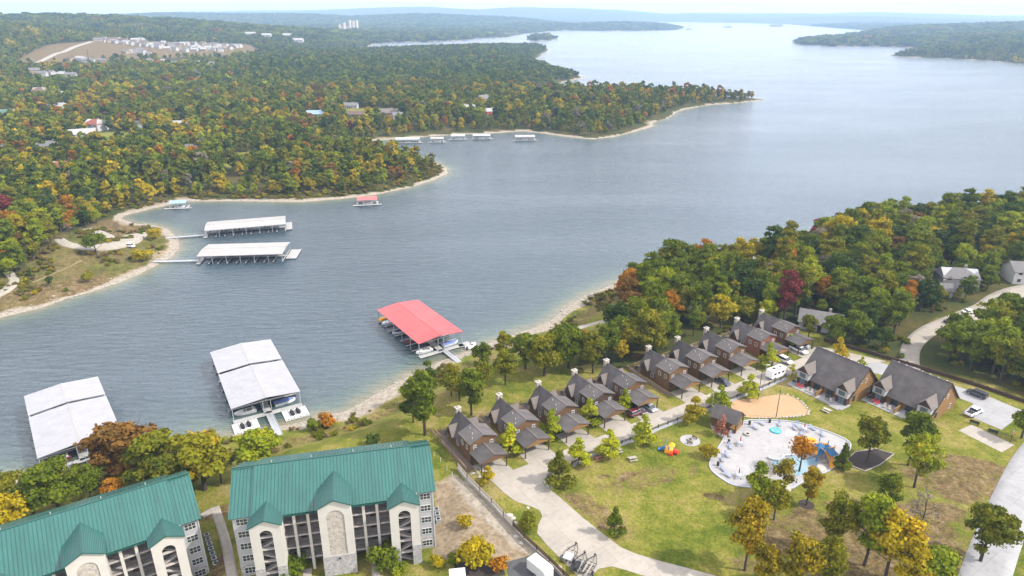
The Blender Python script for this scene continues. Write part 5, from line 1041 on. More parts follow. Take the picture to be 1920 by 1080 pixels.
# jet ski floats
def jetski(label, loc, rz):
    t = thing('jet_ski', label, 'jet ski', loc, rz, 'jet skis on the floats')
    obj('hull', MB().loft([[(x, -w, .45), (x, -w*.8, .1), (x, w*.8, .1), (x, w, .45)] for x, w in ((-1.4, .5), (-.2, .58), (.8, .45), (1.4, .06))]), 'dark', t); obj('seat', MB().loft([[(x, -w, .44), (x, -w*.7, h), (x, w*.7, h), (x, w, .44)] for x, w, h in ((-1.2, .25, .75), (0, .28, .85), (.3, .3, 1.05), (.9, .2, .6))]), 'black_metal', t); obj('handlebar', MB().bar((.25, -.4, 1.15), (.25, .4, 1.15), .06), 'rim', t)
for nm, off, s in (('left', -6.4, -1), ('right', 6.3, 1)):
    for k in range(4):
        f = thing('floating_platform', 'white plastic jet ski float, %s on the %s of the dock walkway' % (('first', 'second', 'third', 'outermost')[k], nm), 'float', d2[1](off+(-2.4+1.6*k), -1.0, 0), d2[2], 'white jet ski floats')
        obj('cradle', MB().loft([[(-.72, y, .05), (-.74, y, .42), (-.2, y, .46), (0, y, .3), (.2, y, .46), (.74, y, .42), (.72, y, .05)] for y in (-5.0, -.05)]), 'white_paint', f); obj('roller', MB().tube((-.3, -4.9, .42), (.3, -4.9, .42), .09, n=8), 'dark', f)
    jetski('dark jet ski on the %s floats' % nm, d2[1](off-.8, -3.2, .32), d2[2]+math.pi/2); jetski('second dark jet ski on the %s floats' % nm, d2[1](off+.8, -3.0, .32), d2[2]+math.pi/2)
for k in range(3):
    f = thing('floating_platform', 'white jet ski float in front of the left dock, %s' % ('at the end', 'in the middle', 'beside the walkway')[k], 'float', d1[1](-6.2+1.7*k, -1.0, 0), d1[2], 'white jet ski floats'); obj('cradle', MB().loft([[(-.75, y, .05), (-.76, y, .42), (-.2, y, .46), (0, y, .3), (.2, y, .46), (.76, y, .42), (.75, y, .05)] for y in (-4.6, -.05)]), 'white_paint', f); obj('roller', MB().tube((-.3, -4.5, .42), (.3, -4.5, .42), .09, n=8), 'dark', f)
jetski('jet ski on the float in front of the left dock', d1[1](-5.2, -2.8, .32), d1[2]+math.pi/2)
# small private docks
def small_dock(label, px, py, rz, w, l, mroof, roofed=True, ext=2.5):
    p = G(px, py, 0); t = thing('boat_dock', label, 'boat dock', p, rz, 'small private docks'); obj('walkway', MB().box(-l/2-ext, l/2+ext, -w/2-1.2, -w/2+.4, .3, .5), 'dock_float', t); obj('walkway', MB().box(-l/2, l/2, w/2-.6, w/2+.4, .3, .5), 'dock_float', t)
    for s in (-1, 1): obj('finger', MB().box(s*l/2-.6, s*l/2+.6, -w/2+.4, w/2-.6, .3, .5), 'dock_float', t)
    if roofed:
        r = MB(); r.slab((-l/2, 0, 4.1), (l/2, 0, 4.1), (l/2, -w/2-.4, 3.2), (-l/2, -w/2-.4, 3.2), .1); r.slab((l/2, 0, 4.1), (-l/2, 0, 4.1), (-l/2, w/2+.4, 3.2), (l/2, w/2+.4, 3.2), .1); obj('roof', r, mroof, t)
        for x in (-l/2+.3, 0, l/2-.3):
            for y in (-w/2, w/2): obj('post', MB().box(x-.08, x+.08, y-.08, y+.08, .4, 3.25), 'galvanised', t)
    boat('boat at the '+label, G(px, py, 0), rz, L=5.5, cover=None if roofed else 'boat_navy'); return t
small_dock('blue roofed small dock in the cove', 337, 389, .16, 6, 9, 'blue_metal'); small_dock('faded red roofed small dock off the point', 689, 382, .20, 7.5, 11, 'red_metal_old')
for lab, px, py, w, l, m in [('grey covered dock, leftmost on the far bank', 765, 267, 8, 20, 'grey_metal'), ('white roofed dock, second from left on the far bank', 820, 266, 7, 11, 'cream_metal'), ('small grey dock, third on the far bank', 859, 261, 6, 12, 'grey_metal'), ('pale dock, fourth on the far bank', 903, 260, 7, 15, 'grey_metal'), ('wide cream roofed dock, rightmost on the far bank', 984, 262, 9, 17, 'cream_metal')]: small_dock(lab, px, py, .05, w, l, m)
sd = small_dock('pale dock roof glimpsed behind the wood', 1350, 489, .1, 11, 14, 'white_metal')
# boats out on the lake
boat('small boat far out on the open lake', G(1351, 126), .4, L=9); boat('tiny boat near the wooded headland', G(1199, 101), .2, L=9)
t = thing('paddle_steamer', 'many decked excursion boat on the far lake', 'ship', G(1365, 52), .1)
for k, (l, w) in enumerate(((70, 16), (60, 14), (46, 11))): obj('deck', MB().box(-l/2, l/2, -w/2, w/2, .5+k*5, 5+k*5), ('far_wall_tan', 'far_wall', 'far_wall')[k], t)
for s in (-1, 1): obj('funnel', MB().tube((14, s*3, 14), (14, s*3, 24), 1.0, n=8), 'dark', t)
t = thing('crane_barge', 'dark barge with a mast off the low headland', 'barge', G(1292, 55), 0); obj('hull', MB().box(-22, 22, -8, 8, 0, 4), 'dark', t); obj('mast', MB().tube((0, 0, 4), (2, 0, 30), .9, .4), 'dark', t); obj('jib', MB().bar((2, 0, 28), (14, 0, 12), .8), 'dark', t); obj('cabin', MB().box(-16, -8, -4, 4, 4, 9), 'far_wall', t)
t = thing('island_pavilion', 'low red brown jetty building on the far shore', 'building', G(1455, 49.5), 0); obj('wall', MB().box(-50, 50, -15, 15, 0, 9), 'far_wall_tan', t); obj('roof', MB().yz([(-18, 9), (18, 9), (0, 15)], -54, 54), 'far_roof_brown', t)

# ------------------------------------------------------------------ pool and park
POOL = [(1330.7, 868), (1347, 842), (1357, 826), (1361, 812), (1372, 802), (1393, 789), (1441, 788.5), (1473, 790), (1504, 794.6), (1536, 805), (1567, 816), (1588, 826), (1596, 836), (1584, 858), (1567, 872), (1548, 886), (1520, 892), (1500, 906), (1481, 918), (1457, 917), (1394, 913), (1371, 909), (1344, 891), (1333, 880)]
sheet('pool_terrace', POOL, PAD+.06, 'pool_paving', 'pale paved pool terrace with a curved outline', sm=1)
PW = smooth_poly(GP(POOL, PAD), 1); cen = PW.mean(0); kb = MB()
for i in range(len(PW)):      # low kerb round the terrace
    a, b = PW[i], PW[(i+1) % len(PW)]; d_ = b-a; n_ = np.array([d_[1], -d_[0]])/np.linalg.norm(d_); n_ = n_ if np.dot((a+b)/2+n_-cen, (a+b)/2+n_-cen) > np.dot((a+b)/2-cen, (a+b)/2-cen) else -n_
    kb.prism([tuple(q) for q in ([a, b, b+n_*.28, a+n_*.28] if (d_[0]*n_[1]-d_[1]*n_[0]) > 0 else [b, a, a+n_*.28, b+n_*.28])], PAD-.1, PAD+.22)
tag(obj('terrace_kerb', kb, 'grey_metal'), 'low dark kerb round the pool terrace', kind='structure')
mw, n, l, p = nt('pool_water'); p.inputs['Base Color'].default_value = (.17, .27, .33, 1); p.inputs['Roughness'].default_value = .08; MATS['pool_water'] = mw
nz_ = n.new('ShaderNodeTexNoise'); nz_.inputs['Scale'].default_value = 2.5; bp_ = n.new('ShaderNodeBump'); bp_.inputs['Strength'].default_value = .25; bp_.inputs['Distance'].default_value = .05; l.new(nz_.outputs[0], bp_.inputs['Height']); l.new(bp_.outputs[0], p.inputs['Normal'])
cp_ = lambda x, y: (1300+x/6.353, 760+y/6.353)
sheet('paddling_pool', [cp_(*q) for q in [(925, 655), (1010, 672), (1090, 640), (1150, 610), (1260, 600), (1400, 610), (1500, 640), (1480, 700), (1370, 710), (1345, 800), (1230, 850), (1140, 830), (1130, 760), (1060, 770), (930, 770)]], PAD+.075, 'pool_water', 'pale blue beach entry pool set in the terrace', sm=1)
sheet('pool_beach', [cp_(*q) for q in [(820, 640), (925, 655), (935, 770), (1000, 790), (960, 850), (860, 850), (800, 750)]], PAD+.07, 'concrete', 'cream sloping entry of the pool', sm=1)
wl_ = thing('pool_wall', 'curved low grey wall at the head of the pool', 'wall', (0, 0, 0))
for seg in ([(880, 625), (930, 655), (1000, 665), (1060, 640), (1080, 610), (1180, 605)],):
    q = [G(*cp_(*s_), PAD+.06) for s_ in seg]
    for a, b in zip(q[:-1], q[1:]): obj('wall_section', MB().bar((a[0], a[1], PAD+.3), (b[0], b[1], PAD+.3), .4, .5), 'grey_metal', wl_)
# hot tub
p_ = G(*cp_(980, 305), PAD+.06); t = thing('hot_tub', 'round turquoise splash basin on the pool terrace', 'hot tub', p_); obj('rim', MB().lathe([(1.25, 0), (1.25, .3), (.95, .3), (.95, .05)], 24), 'turquoise', t); obj('water', MB().lathe([(.94, .1), (.94, .2)], 24), 'pool_water', t); obj('bench', MB().lathe([(.5, .2), (.5, .24)], 16), 'turquoise', t)
p_ = G(*cp_(642, 352), PAD+.06); t = thing('fire_pit', 'round stone fire pit on the pool terrace', 'fire pit', p_); obj('ring', MB().lathe([(.75, 0), (.75, .45), (.45, .45), (.42, .1)], 18), 'rock_pale', t); obj('ash', MB().lathe([(.41, .1), (.41, .22)], 14), 'dark', t)
# water play structure with yellow slides
p_ = G(1533, 858, PAD+.06); t = thing('water_playground', 'water play frame with orange yellow slides and blue roofs by the pool', 'playground', p_, .3); 
for x, y in ((-1.2, -1), (1.2, -1), (-1.2, 1), (1.2, 1), (3.2, 1), (3.2, -1), (2.2, 2.6), (0, 2.8)): obj('post', MB().tube((x, y, 0), (x, y, 3.2), .09, n=7), 'blue_plastic', t)
obj('platform', MB().box(-1.3, 1.3, -1.1, 1.1, 1.5, 1.62), 'teal_canvas', t); obj('platform', MB().box(1.3, 3.3, -1.1, 1.1, 2.0, 2.12), 'teal_canvas', t)
for (sx, sy, ex, ey, tw) in ((-.4, 1.1, -2.4, 4.6, 1.2), (2.6, 1.1, 3.2, 4.6, -.6), (1.0, -1.1, .2, -4.2, .6)):
    sec = []
    for k in range(9):
        f = k/8; x = sx+(ex-sx)*f+tw*math.sin(f*math.pi); y = sy+(ey-sy)*f; z = 2.1*(1-f)**1.3+.12; ux, uy = -(ey-sy), (ex-sx); d_ = math.hypot(ux, uy); ux, uy = ux/d_*.5, uy/d_*.5
        sec.append([(x-ux, y-uy, z+.4), (x-ux*.8, y-uy*.8, z), (x+ux*.8, y+uy*.8, z), (x+ux, y+uy, z+.4), (x+ux*1.15, y+uy*1.15, z+.4), (x+ux*.95, y+uy*.95, z-.1), (x-ux*.95, y-uy*.95, z-.1), (x-ux*1.15, y-uy*1.15, z+.4)])
    obj('slide', MB().loft(sec), 'yellow_plastic', t, smooth=True)
obj('arch', MB().loft([[(-1.6+2.6*f, 1.9, 1.4+1.9*math.sin(math.pi*f)), (-1.6+2.6*f, 2.6, 1.4+1.9*math.sin(math.pi*f)), (-1.6+2.6*f, 2.6, 1.7+1.9*math.sin(math.pi*f)), (-1.6+2.6*f, 1.9, 1.7+1.9*math.sin(math.pi*f))] for f in np.linspace(0, 1, 9)]), 'yellow_plastic', t)
obj('roof', MB().loft([[(-1.0, -.8, 3.1), (1.0, -.8, 3.1), (1.0, .8, 3.1), (-1.0, .8, 3.1)], [(-.05, -.05, 3.8), (.05, -.05, 3.8), (.05, .05, 3.8), (-.05, .05, 3.8)]]), 'teal_canvas', t)
obj('panel', MB().box(-1.3, -1.2, -1, 1, 1.62, 2.5), 'yellow_plastic', t); obj('panel', MB().box(1.25, 3.2, -1.12, -1.05, 2.12, 3.0), 'yellow_plastic', t); obj('hoop', MB().lathe([(1.1, 2.7), (1.2, 2.8), (1.1, 2.9), (1.0, 2.8)], 18, 0, 2.8), 'yellow_plastic', t)
t = thing('blue_awning', 'dark blue awning at the right end of the pool', 'awning', G(1556, 866, PAD+.06), .4); obj('canopy', MB().slab((-1.1, -.9, 2.3), (1.1, -.9, 2.3), (1.0, .9, 2.9), (-1.0, .9, 2.9), .06), 'teal_canvas', t)
for x in (-1.2, 1.2):
    for y in (-.9, .9): obj('pole', MB().tube((x, y, 0), (x, y, 2.4+.27*(y+1)), .05, n=6), 'rim', t)
def boulder(name, label, loc, s, m='rock_pale', group=None, parent=None, seed=0):
    r_ = random.Random(seed); bm = bmesh.new(); bmesh.ops.create_icosphere(bm, subdivisions=2, radius=1)
    for v in bm.verts: v.co *= 1+r_.uniform(-.16, .16); v.co.z = max(v.co.z, -.35)*.75
    for v in bm.verts: v.co.x *= s[0]; v.co.y *= s[1]; v.co.z *= s[2]
    me = bpy.data.meshes.new(name); bm.to_mesh(me); bm.free(); o = obj(name, me, m, parent, loc, r_.uniform(0, 6)); return tag(o, label, 'boulder' if label else None, group)
boulder('boulder', 'large pale boulder at the edge of the paddling pool', G(1538, 880, PAD), (1.7, 1.3, 1.3), seed=1); boulder('boulder', 'flat pale boulder in front of the pool', G(1470, 915, PAD), (1.6, 1.1, .6), seed=2); boulder('boulder', 'dark boulder beside the blue awning', G(1545, 866, PAD), (.8, .7, 1.0), 'rock', seed=3)
# closed parasols with tables, bins and loungers on the terrace
def parasol(label, px, py):
    t = thing('parasol_table', label, 'table', G(px, py, PAD+.06), .3, 'tables with closed red parasols'); obj('table_top', MB().lathe([(.6, .72), (.6, .77)], 16), 'grey_metal', t); obj('pole', MB().tube((0, 0, 0), (0, 0, 2.5), .03, n=6), 'rim', t); obj('parasol', MB().lathe([(.03, .95), (.14, 1.1), (.10, 2.0), (.02, 2.45)], 8), 'red_canvas', t)
    for k in range(4): a = k*math.pi/2+.5; obj('stool', MB().box(math.cos(a)*.95-.22, math.cos(a)*.95+.22, math.sin(a)*.95-.22, math.sin(a)*.95+.22, .38, .45), 'lounge_blue', t)
parasol('table with a closed red parasol at the near end of the terrace', *cp_(538, 855)); parasol('table with a closed red parasol near the left edge of the terrace', *cp_(555, 470)); parasol('table with a closed red parasol near the sand court side', *cp_(1318, 300))
for lab, x, y in [('black bin by the pavilion', 668, 228), ('black bin at the middle of the court side', 908, 205), ('black bin at the left side of the terrace', 420, 450), ('black bin at the lower left of the terrace', 292, 718)]:
    t = thing('litter_bin', lab, 'bin', G(*cp_(x, y), PAD+.06), 0, 'black bins on the pool terrace'); obj('body', MB().lathe([(.26, 0), (.3, .85)], 12), 'black_metal', t); obj('lid', MB().lathe([(.31, .85), (.31, .92), (.12, 1.08)], 12), 'dark', t)
spots = [(715, 265, 'left of the turquoise basin'), (790, 215, 'behind the left of the basin'), (1020, 225, 'behind the turquoise basin'), (1230, 230, 'on the court side right of the basin'), (1400, 275, 'at the right of the court side'), (1190, 270, 'beside the right parasol table'), (1520, 345, 'at the far right of the terrace'), (440, 350, 'below the pavilion'), (430, 490, 'at the left edge beside the bin'), (385, 590, 'halfway down the left edge'), (345, 640, 'lower on the left edge'), (335, 755, 'near the lower left bin'), (385, 830, 'at the lower left edge'), (1290, 330, 'in front of the right parasol table')]
for lab, x, y in [(a[2], a[0], a[1]) for a in spots]:
    w = G(*cp_(x, y), PAD+.06)
    lounge('sun_lounger', 'pale blue lounger %s' % lab, 'lounge_blue', w, random.uniform(-.6, .6), 'pale blue loungers round the pool'); 
# pavilion
pv = G(1362, 797, PAD); t = thing('pool_pavilion', 'small dark roofed wooden pavilion at the pool', 'pavilion', pv, ROWA-R(62), None)
r = MB(); gable_roof(r, 0, 2.9, -3.6, 3.4, 2.7, 4.9); t.rotation_euler[2] = R(62-25)
r = MB(); r.slab((-3.4, 0, 4.9), (3.4, 0, 4.9), (3.4, -2.8, 2.6), (-3.4, -2.8, 2.6), .16); r.slab((3.4, 0, 4.9), (-3.4, 0, 4.9), (-3.4, 2.8, 2.6), (3.4, 2.8, 2.6), .16); obj('roof', r, 'shingle', t); t.rotation_euler[2] = R(-38)
obj('wall', MB().yz([(-2.3, -.2), (2.3, -.2), (2.3, 2.75), (0, 4.6), (-2.3, 2.75)], -3.0, 1.4), 'log_wood', t); obj('gable', MB().yz([(-2.4, 2.75), (2.4, 2.75), (0, 4.65)], 3.0, 3.12), 'log_wood', t); obj('bar_counter', MB().box(1.5, 3.0, -2.2, 2.2, 0, 1.05), 'tan_wood', t)
for y in (-2.3, 2.3): obj('post', MB().box(2.9, 3.1, y-.1, y+.1, 0, 2.75), 'dark_wood', t)
window(t, -.8, 1.0, 1.0, 1.0, -2.3, panes=2); obj('vent', MB().tube((-1, .5, 4.3), (-1, .5, 5.0), .12, n=7), 'grey_metal', t)
sheet('pavilion_apron', [(1330, 792), (1345, 780), (1376, 812), (1362, 826), (1336, 808)], PAD+.05, 'concrete', 'curved paved apron at the pavilion', sm=1)
# sand court
COURT = [(1366, 752), (1395, 748), (1424, 744), (1471, 738.5), (1492, 746), (1506, 756), (1520, 776), (1500, 781), (1449, 784), (1395, 783.5), (1375, 772)]
sheet('sand_court', COURT, PAD+.05, 'sand', 'orange sand volleyball court', sm=1)
CW = smooth_poly(GP(COURT, PAD), 1); bd = thing('stone_border', 'border of pale rough stones round the sand court', 'border', (0, 0, 0)); k_ = 0
SM = []
for sd_ in range(6):
    bm = bmesh.new(); bmesh.ops.create_icosphere(bm, subdivisions=1, radius=1); r_ = random.Random(sd_)
    for v in bm.verts: v.co *= 1+r_.uniform(-.2, .2)
    me = bpy.data.meshes.new('stone'); bm.to_mesh(me); bm.free(); me.materials.append(M('rock_pale')); SM.append(me)
i0 = 4
for i in range(len(CW)):
    a, b = CW[i], CW[(i+1) % len(CW)]; n_ = max(1, int(np.linalg.norm(b-a)/.85)); pxm, pym, _ = proj(*((a+b)/2), PAD)
    if pxm < 1465 and pym < 770: continue
    for k in range(n_):
        c_ = a+(b-a)*k/n_; o = obj('stone', SM[k_ % 6], None, bd, (c_[0], c_[1], PAD+.1), k_*1.7); s_ = .75 if pxm > 1470 else .5; o.scale = (.55*s_, .42*s_, .42*s_); k_ += 1
def pole(label, px, py, hpx, name='light_pole', cat='pole', r=.09, head=None, m='bark', group=None):
    p = T(px, py); d = proj(*p)[2]; dep = math.atan2(CAMH-p[2], math.hypot(p[0], p[1])); H_ = hpx*d/FPX/math.cos(dep)*.98
    t = thing(name, label, cat, p, 0, group); obj('post', MB().tube((0, 0, -.3), (0, 0, H_), r*1.3, r*.8, 8), m, t)
    if head == 'lamp': obj('lamp_head', MB().box(-.1, .9, -.15, .15, H_-.05, H_+.1), 'grey_metal', t)
    if head == 'cross': obj('crossarm', MB().box(-1.1, 1.1, -.07, .07, H_-.7, H_-.55), m, t); [obj('insulator', MB().tube((x, 0, H_-.55), (x, 0, H_-.3), .05, n=6), 'rock_pale', t) for x in (-1, 0, 1)]
    return t, p, H_
a_ = pole('tall wooden volleyball post at the front of the sand court', 1455, 783, 54, 'net_post', 'post', .09, group='volleyball posts'); b_ = pole('tall wooden volleyball post at the back of the sand court', 1421, 749, 60, 'net_post', 'post', .09, group='volleyball posts')
pole('white lamp post beside the pavilion', 1334, 772, 40, r=.05, m='white_paint', head='lamp'); pole('grey lamp post at the wooded end of the drive', 1428, 746, 62, r=.06, m='grey_metal', head='lamp')
pole('utility pole beside the gravel road', 1843, 602, 34, 'utility_pole', 'pole', .12, 'cross'); pole('utility pole on the right edge lawn', 1900, 604, 30, 'utility_pole', 'pole', .12, 'cross')
pole('thin power pole on the brown slope', 168, 118, 24, 'utility_pole', 'pole', .5, 'cross'); pole('thin power pole above the town', 167, 78, 14, 'utility_pole', 'pole', .5, 'cross')
# fire ring on the lawn
t = thing('fire_ring', 'stone fire ring on a round paved pad on the lawn', 'fire pit', G(1294, 826, PAD)); obj('pad', MB().lathe([(2.3, -.1), (2.3, .06)], 28), 'pool_paving', t); obj('ring', MB().lathe([(.65, .06), (.65, .45), (.4, .45), (.4, .1)], 16), 'rock', t); obj('ash', MB().lathe([(.39, .1), (.39, .2)], 12), 'dark', t)
for k, a in enumerate((.6, 4.4)): bn = thing('log_bench', 'dark bench on the %s side of the fire ring' % ('far', 'near')[k], 'bench', (G(1294, 826, PAD)[0]+1.5*math.cos(a), G(1294, 826, PAD)[1]+1.5*math.sin(a), PAD+.06), a+math.pi/2, 'benches at the fire ring'); obj('seat', MB().box(-.7, .7, -.2, .2, .38, .45), 'dark_wood', bn); [obj('leg', MB().box(x-.06, x+.06, -.15, .15, 0, .38), 'dark_wood', bn) for x in (-.5, .5)]
# toddler playground
t = thing('toddler_playset', 'blue, yellow and red plastic play set on the lawn', 'playset', G(1254, 847, PAD), -.35)
obj('tower_base', MB().box(-.9, .9, -.7, .7, 0, .9), 'yellow_plastic', t); obj('roof', MB().loft([[(-.2, -.7, 1.9), (1.2, -.7, 1.9), (1.2, .7, 1.9), (-.2, .7, 1.9)], [(.4, -.05, 2.6), (.6, -.05, 2.6), (.6, .05, 2.6), (.4, .05, 2.6)]]), 'yellow_plastic', t)
for x in (-.1, 1.1):
    for y in (-.6, .6): obj('post', MB().box(x-.08, x+.08, y-.08, y+.08, .9, 1.9), 'blue_plastic', t)
obj('slide', MB().loft([[(-2.4+1.6*f, -.45, z+.25), (-2.4+1.6*f, -.4, z), (-2.4+1.6*f, .4, z), (-2.4+1.6*f, .45, z+.25)] for f, z in ((0, .1), (.2, .12), (.6, .6), (1, 1.15))]), 'blue_plastic', t); obj('tunnel', MB().tube((1.0, 0, .5), (2.1, -.3, .45), .55, n=12), 'red_plastic', t); obj('panel', MB().box(-.95, -.85, -.7, .7, .9, 1.5), 'blue_plastic', t); obj('seat_box', MB().box(.2, 1.0, -1.5, -.75, 0, .55), 'red_plastic', t); obj('flag_pole', MB().tube((-.9, .65, .9), (-.9, .65, 2.6), .05, n=6), 'blue_plastic', t)
def picnic(label, px, py, rz, m='rock_pale', pos=None):
    t = thing('picnic_table', label, 'picnic table', pos or G(px, py, PAD), rz, 'picnic tables on the grass')
    for k in range(4): obj('plank', MB().box(-.95, .95, -.36+k*.185, -.36+k*.185+.165, .71, .76), m, t)
    for s in (-1, 1): obj('bench', MB().box(-.95, .95, s*.72-.14, s*.72+.14, .42, .47), m, t); 
    for x in (-.65, .65): obj('leg', MB().bar((x, -.7, 0), (x, -.2, .72), .08).bar((x, .7, 0), (x, .2, .72), .08).bar((x, -.75, .42), (x, .75, .42), .07), m, t)
for a in [('white picnic table on the grass below the first lodge', 1550, 772, -.9), ('dark red picnic table by the drive fence', 1122, 862, .5, 'umber_mat'), ('grey picnic table under the small lawn tree', 1158, 848, .4, 'grey_wood'), ('pale picnic table frame on the lawn', 1186, 863, .3, 'grey_wood'), ('white picnic table in the trees behind the slide', 1641, 792, -.6), ('white picnic table near the mulch bed', 1648, 812, -.4)]: picnic(*a)
# mulched bed with timber edges
sheet('mulch_bed', [(1588, 862), (1604, 848), (1640, 842), (1676, 852), (1650, 872), (1622, 884), (1600, 876)], PAD+.04, 'mulch', 'dark mulch bed under the trees', sm=0)
MBW = GP([(1588, 862), (1604, 848), (1640, 842), (1676, 852), (1650, 872), (1622, 884), (1600, 876)], PAD); te = thing('timber_edging', 'pale timber edging of the mulch bed', 'edging', (0, 0, 0))
for a, b in zip(MBW, MBW[1:]+MBW[:1]): obj('timber', MB().bar((a[0], a[1], PAD+.12), (b[0], b[1], PAD+.12), .18, .2), 'grey_wood', te)
tag(obj('tree_ring', MB().lathe([(1.5, -.1), (1.5, .05)], 20), 'mulch', None, G(1512, 946, PAD)), 'dark mulch ring under the small orange tree', kind='structure')
# court benches
for k, (x, y) in enumerate(((1826, 796), (1861, 813))):
    t = thing('court_bench', 'dark bench at the edge of the small concrete court, %s' % ('upper one', 'lower one')[k], 'bench', G(x, y, PAD), R(-42), 'benches at the concrete court'); obj('seat', MB().box(-1.0, 1.0, -.2, .25, .42, .48), 'black_metal', t); obj('backrest', MB().box(-1.0, 1.0, .25, .31, .5, .95), 'black_metal', t); [obj('leg', MB().box(x_-.05, x_+.05, -.18, .22, 0, .42), 'black_metal', t) for x_ in (-.8, .8)]
t = thing('basketball_hoop', 'basketball hoop on a thin post at the concrete court', 'hoop', G(1893, 832, PAD), R(48)); obj('post', MB().tube((0, 0, 0), (0, 0, 3.1), .06, n=7), 'dark', t); obj('backboard', MB().box(-.6, .6, -.06, 0, 2.7, 3.5), 'grey_metal', t); obj('rim', MB().lathe([(.22, 2.95), (.25, 2.97), (.22, 3.0)], 12, 0, -.35), 'red_plastic', t)
# drive fence: black posts and rails on a concrete strip
fpx = [(1070, 870), (1098, 853), (1127, 843), (1163, 830), (1194, 819), (1231, 801), (1284, 781), (1316, 769), (1364, 750), (1393, 738), (1427, 726), (1471, 707)]
q = [np.array(G(*p, PAD)[:2]) for p in fpx]; off_ = np.array([math.sin(ROWA), -math.cos(ROWA)])*.55
fe = thing('drive_fence', 'low black post and rail fence along the concrete drive', 'fence', (0, 0, 0))
for a, b in zip(q[:-1], q[1:]):
    n_ = max(1, int(np.linalg.norm(b-a)/2.3))
    for k in range(n_):
        c_, d_ = a+(b-a)*k/n_+off_, a+(b-a)*(k+1)/n_+off_
        obj('post', MB().box(-.08, .08, -.08, .08, 0, 1.05), 'black_metal', fe, (c_[0], c_[1], PAD+.05), ROWA)
        for h in (.45, .85): obj('rail', MB().bar((c_[0], c_[1], PAD+h), (d_[0], d_[1], PAD+h), .07, .1), 'black_metal', fe)
off2 = np.array([math.sin(ROWA), -math.cos(ROWA)])*1.25; off1 = np.array([math.sin(ROWA), -math.cos(ROWA)])*.15
sheet('footway', [tuple(p+off1) for p in q]+[tuple(p+off2) for p in q[::-1]], PAD+.09, 'concrete_grey', 'narrow footway along the drive fence', world=True)
wl2 = thing('planter_wall', 'curved dark stone wall at the corner of the drive', 'wall', (0, 0, 0)); q = [G(*p, PAD) for p in [(1062, 876), (1040, 885), (1025, 893), (1019, 904), (1024, 913), (1036, 916)]]
for a, b in zip(q[:-1], q[1:]): obj('wall_section', MB().bar((a[0], a[1], PAD+.3), (b[0], b[1], PAD+.3), .45, .75), 'rock' if a[1] > 120 else 'fieldstone_grey', wl2)
# long timber retaining fence between the gravel yard and the drive
rw = thing('retaining_fence', 'long weathered timber fence on a wall beside the gravel yard', 'fence', (0, 0, 0)); q = [np.array(G(*p, PAD)[:2]) for p in [(858, 880), (876, 902), (900, 926), (922, 948), (944, 972), (962, 992), (982, 1014), (1006, 1036), (1030, 1058), (1056, 1084), (1080, 1106)]]
for i, (a, b) in enumerate(zip(q[:-1], q[1:])):
    m_ = 'grey_wood' if i < 5 else 'asphalt'
    obj('wall_section', MB().bar((a[0], a[1], PAD+.05), (b[0], b[1], PAD+.05), .35, 1.4), 'rock_pale' if i < 4 else 'rock', rw)
    for h in (1.0, 1.35, 1.7): obj('rail', MB().bar((a[0], a[1], PAD+h), (b[0], b[1], PAD+h), .08, .2), 'grey_wood' if i < 5 else 'dark_wood', rw)
    obj('post', MB().box(a[0]-.09, a[0]+.09, a[1]-.09, a[1]+.09, PAD, PAD+1.85), 'dark_wood', rw)
for k, (x, y, s) in enumerate([(885, 888, .6), (900, 894, .5), (955, 966, .7), (962, 972, .6), (967, 980, .5), (968, 1006, .6), (977, 1018, .5), (1049, 1063, .45), (990, 952, .4)]): boulder('boulder', 'pale rock on the grass strip by the fence, %s from the cabins' % ('first', 'second', 'third', 'fourth', 'fifth', 'sixth', 'seventh', 'eighth', 'ninth')[k], G(x, y, PAD), (s, s*.8, s*.6), seed=20+k, group='pale rocks along the fence')
for k, (x, y) in enumerate([(814, 856), (826, 866), (838, 882), (848, 893)]): t = thing('marker_post', 'thin white post on the grass bank, %s from the lake' % ('first', 'second', 'third', 'fourth')[k], 'post', T(x, y), 0, 'white marker posts by the first cabin'); obj('shaft', MB().tube((0, 0, -.2), (0, 0, 1.1), .06, n=6), 'white_paint', t); obj('cap', MB().lathe([(.07, 1.1), (.07, 1.15), (.02, 1.2)], 6), 'white_paint', t)
ew = thing('embankment_wall', 'low dark timber wall behind the rear drive at the foot of the wood', 'wall', (0, 0, 0)); q = [G(*p, PAD) for p in [(1545, 640), (1593, 653), (1630, 663), (1663, 673), (1700, 684), (1740, 696), (1787, 711), (1820, 721), (1850, 731), (1885, 743), (1920, 755), (1960, 771), (2000, 788)]]
for a, b in zip(q[:-1], q[1:]): obj('wall_section', MB().bar((a[0], a[1], PAD+.45), (b[0], b[1], PAD+.45), .3, 1.1), 'dark_wood', ew); obj('post', MB().box(a[0]-.12, a[0]+.12, a[1]-.12, a[1]+.12, PAD-.1, PAD+1.25), 'dark_wood', ew)
# air conditioners beside the apartments
for base, rz, n0, lab, xx in (((-74.5, 94.6, 3.65), .5648, 7, 'left', 18.6), ((-32.8, 104.85, 6.84), .2165, 3, 'right', 18.5)):
    for k in range(n0):
        x, y = xx, -6+k*1.5 if n0 > 4 else -1+k*1.5; c_, s_ = math.cos(rz), math.sin(rz); t = thing('air_conditioner', 'grey condenser beside the %s green roofed building, %s from the front' % (lab, ('first', 'second', 'third', 'fourth', 'fifth', 'sixth', 'seventh')[k]), 'air conditioner', (base[0]+c_*x-s_*y, base[1]+s_*x+c_*y, base[2]+.02), rz, 'condensers beside the %s apartments' % lab); obj('case', MB().box(-.45, .45, -.45, .45, -.5, .85), 'galvanised', t); obj('fan_grille', MB().lathe([(.36, .85), (.36, .9)], 14), 'dark', t)

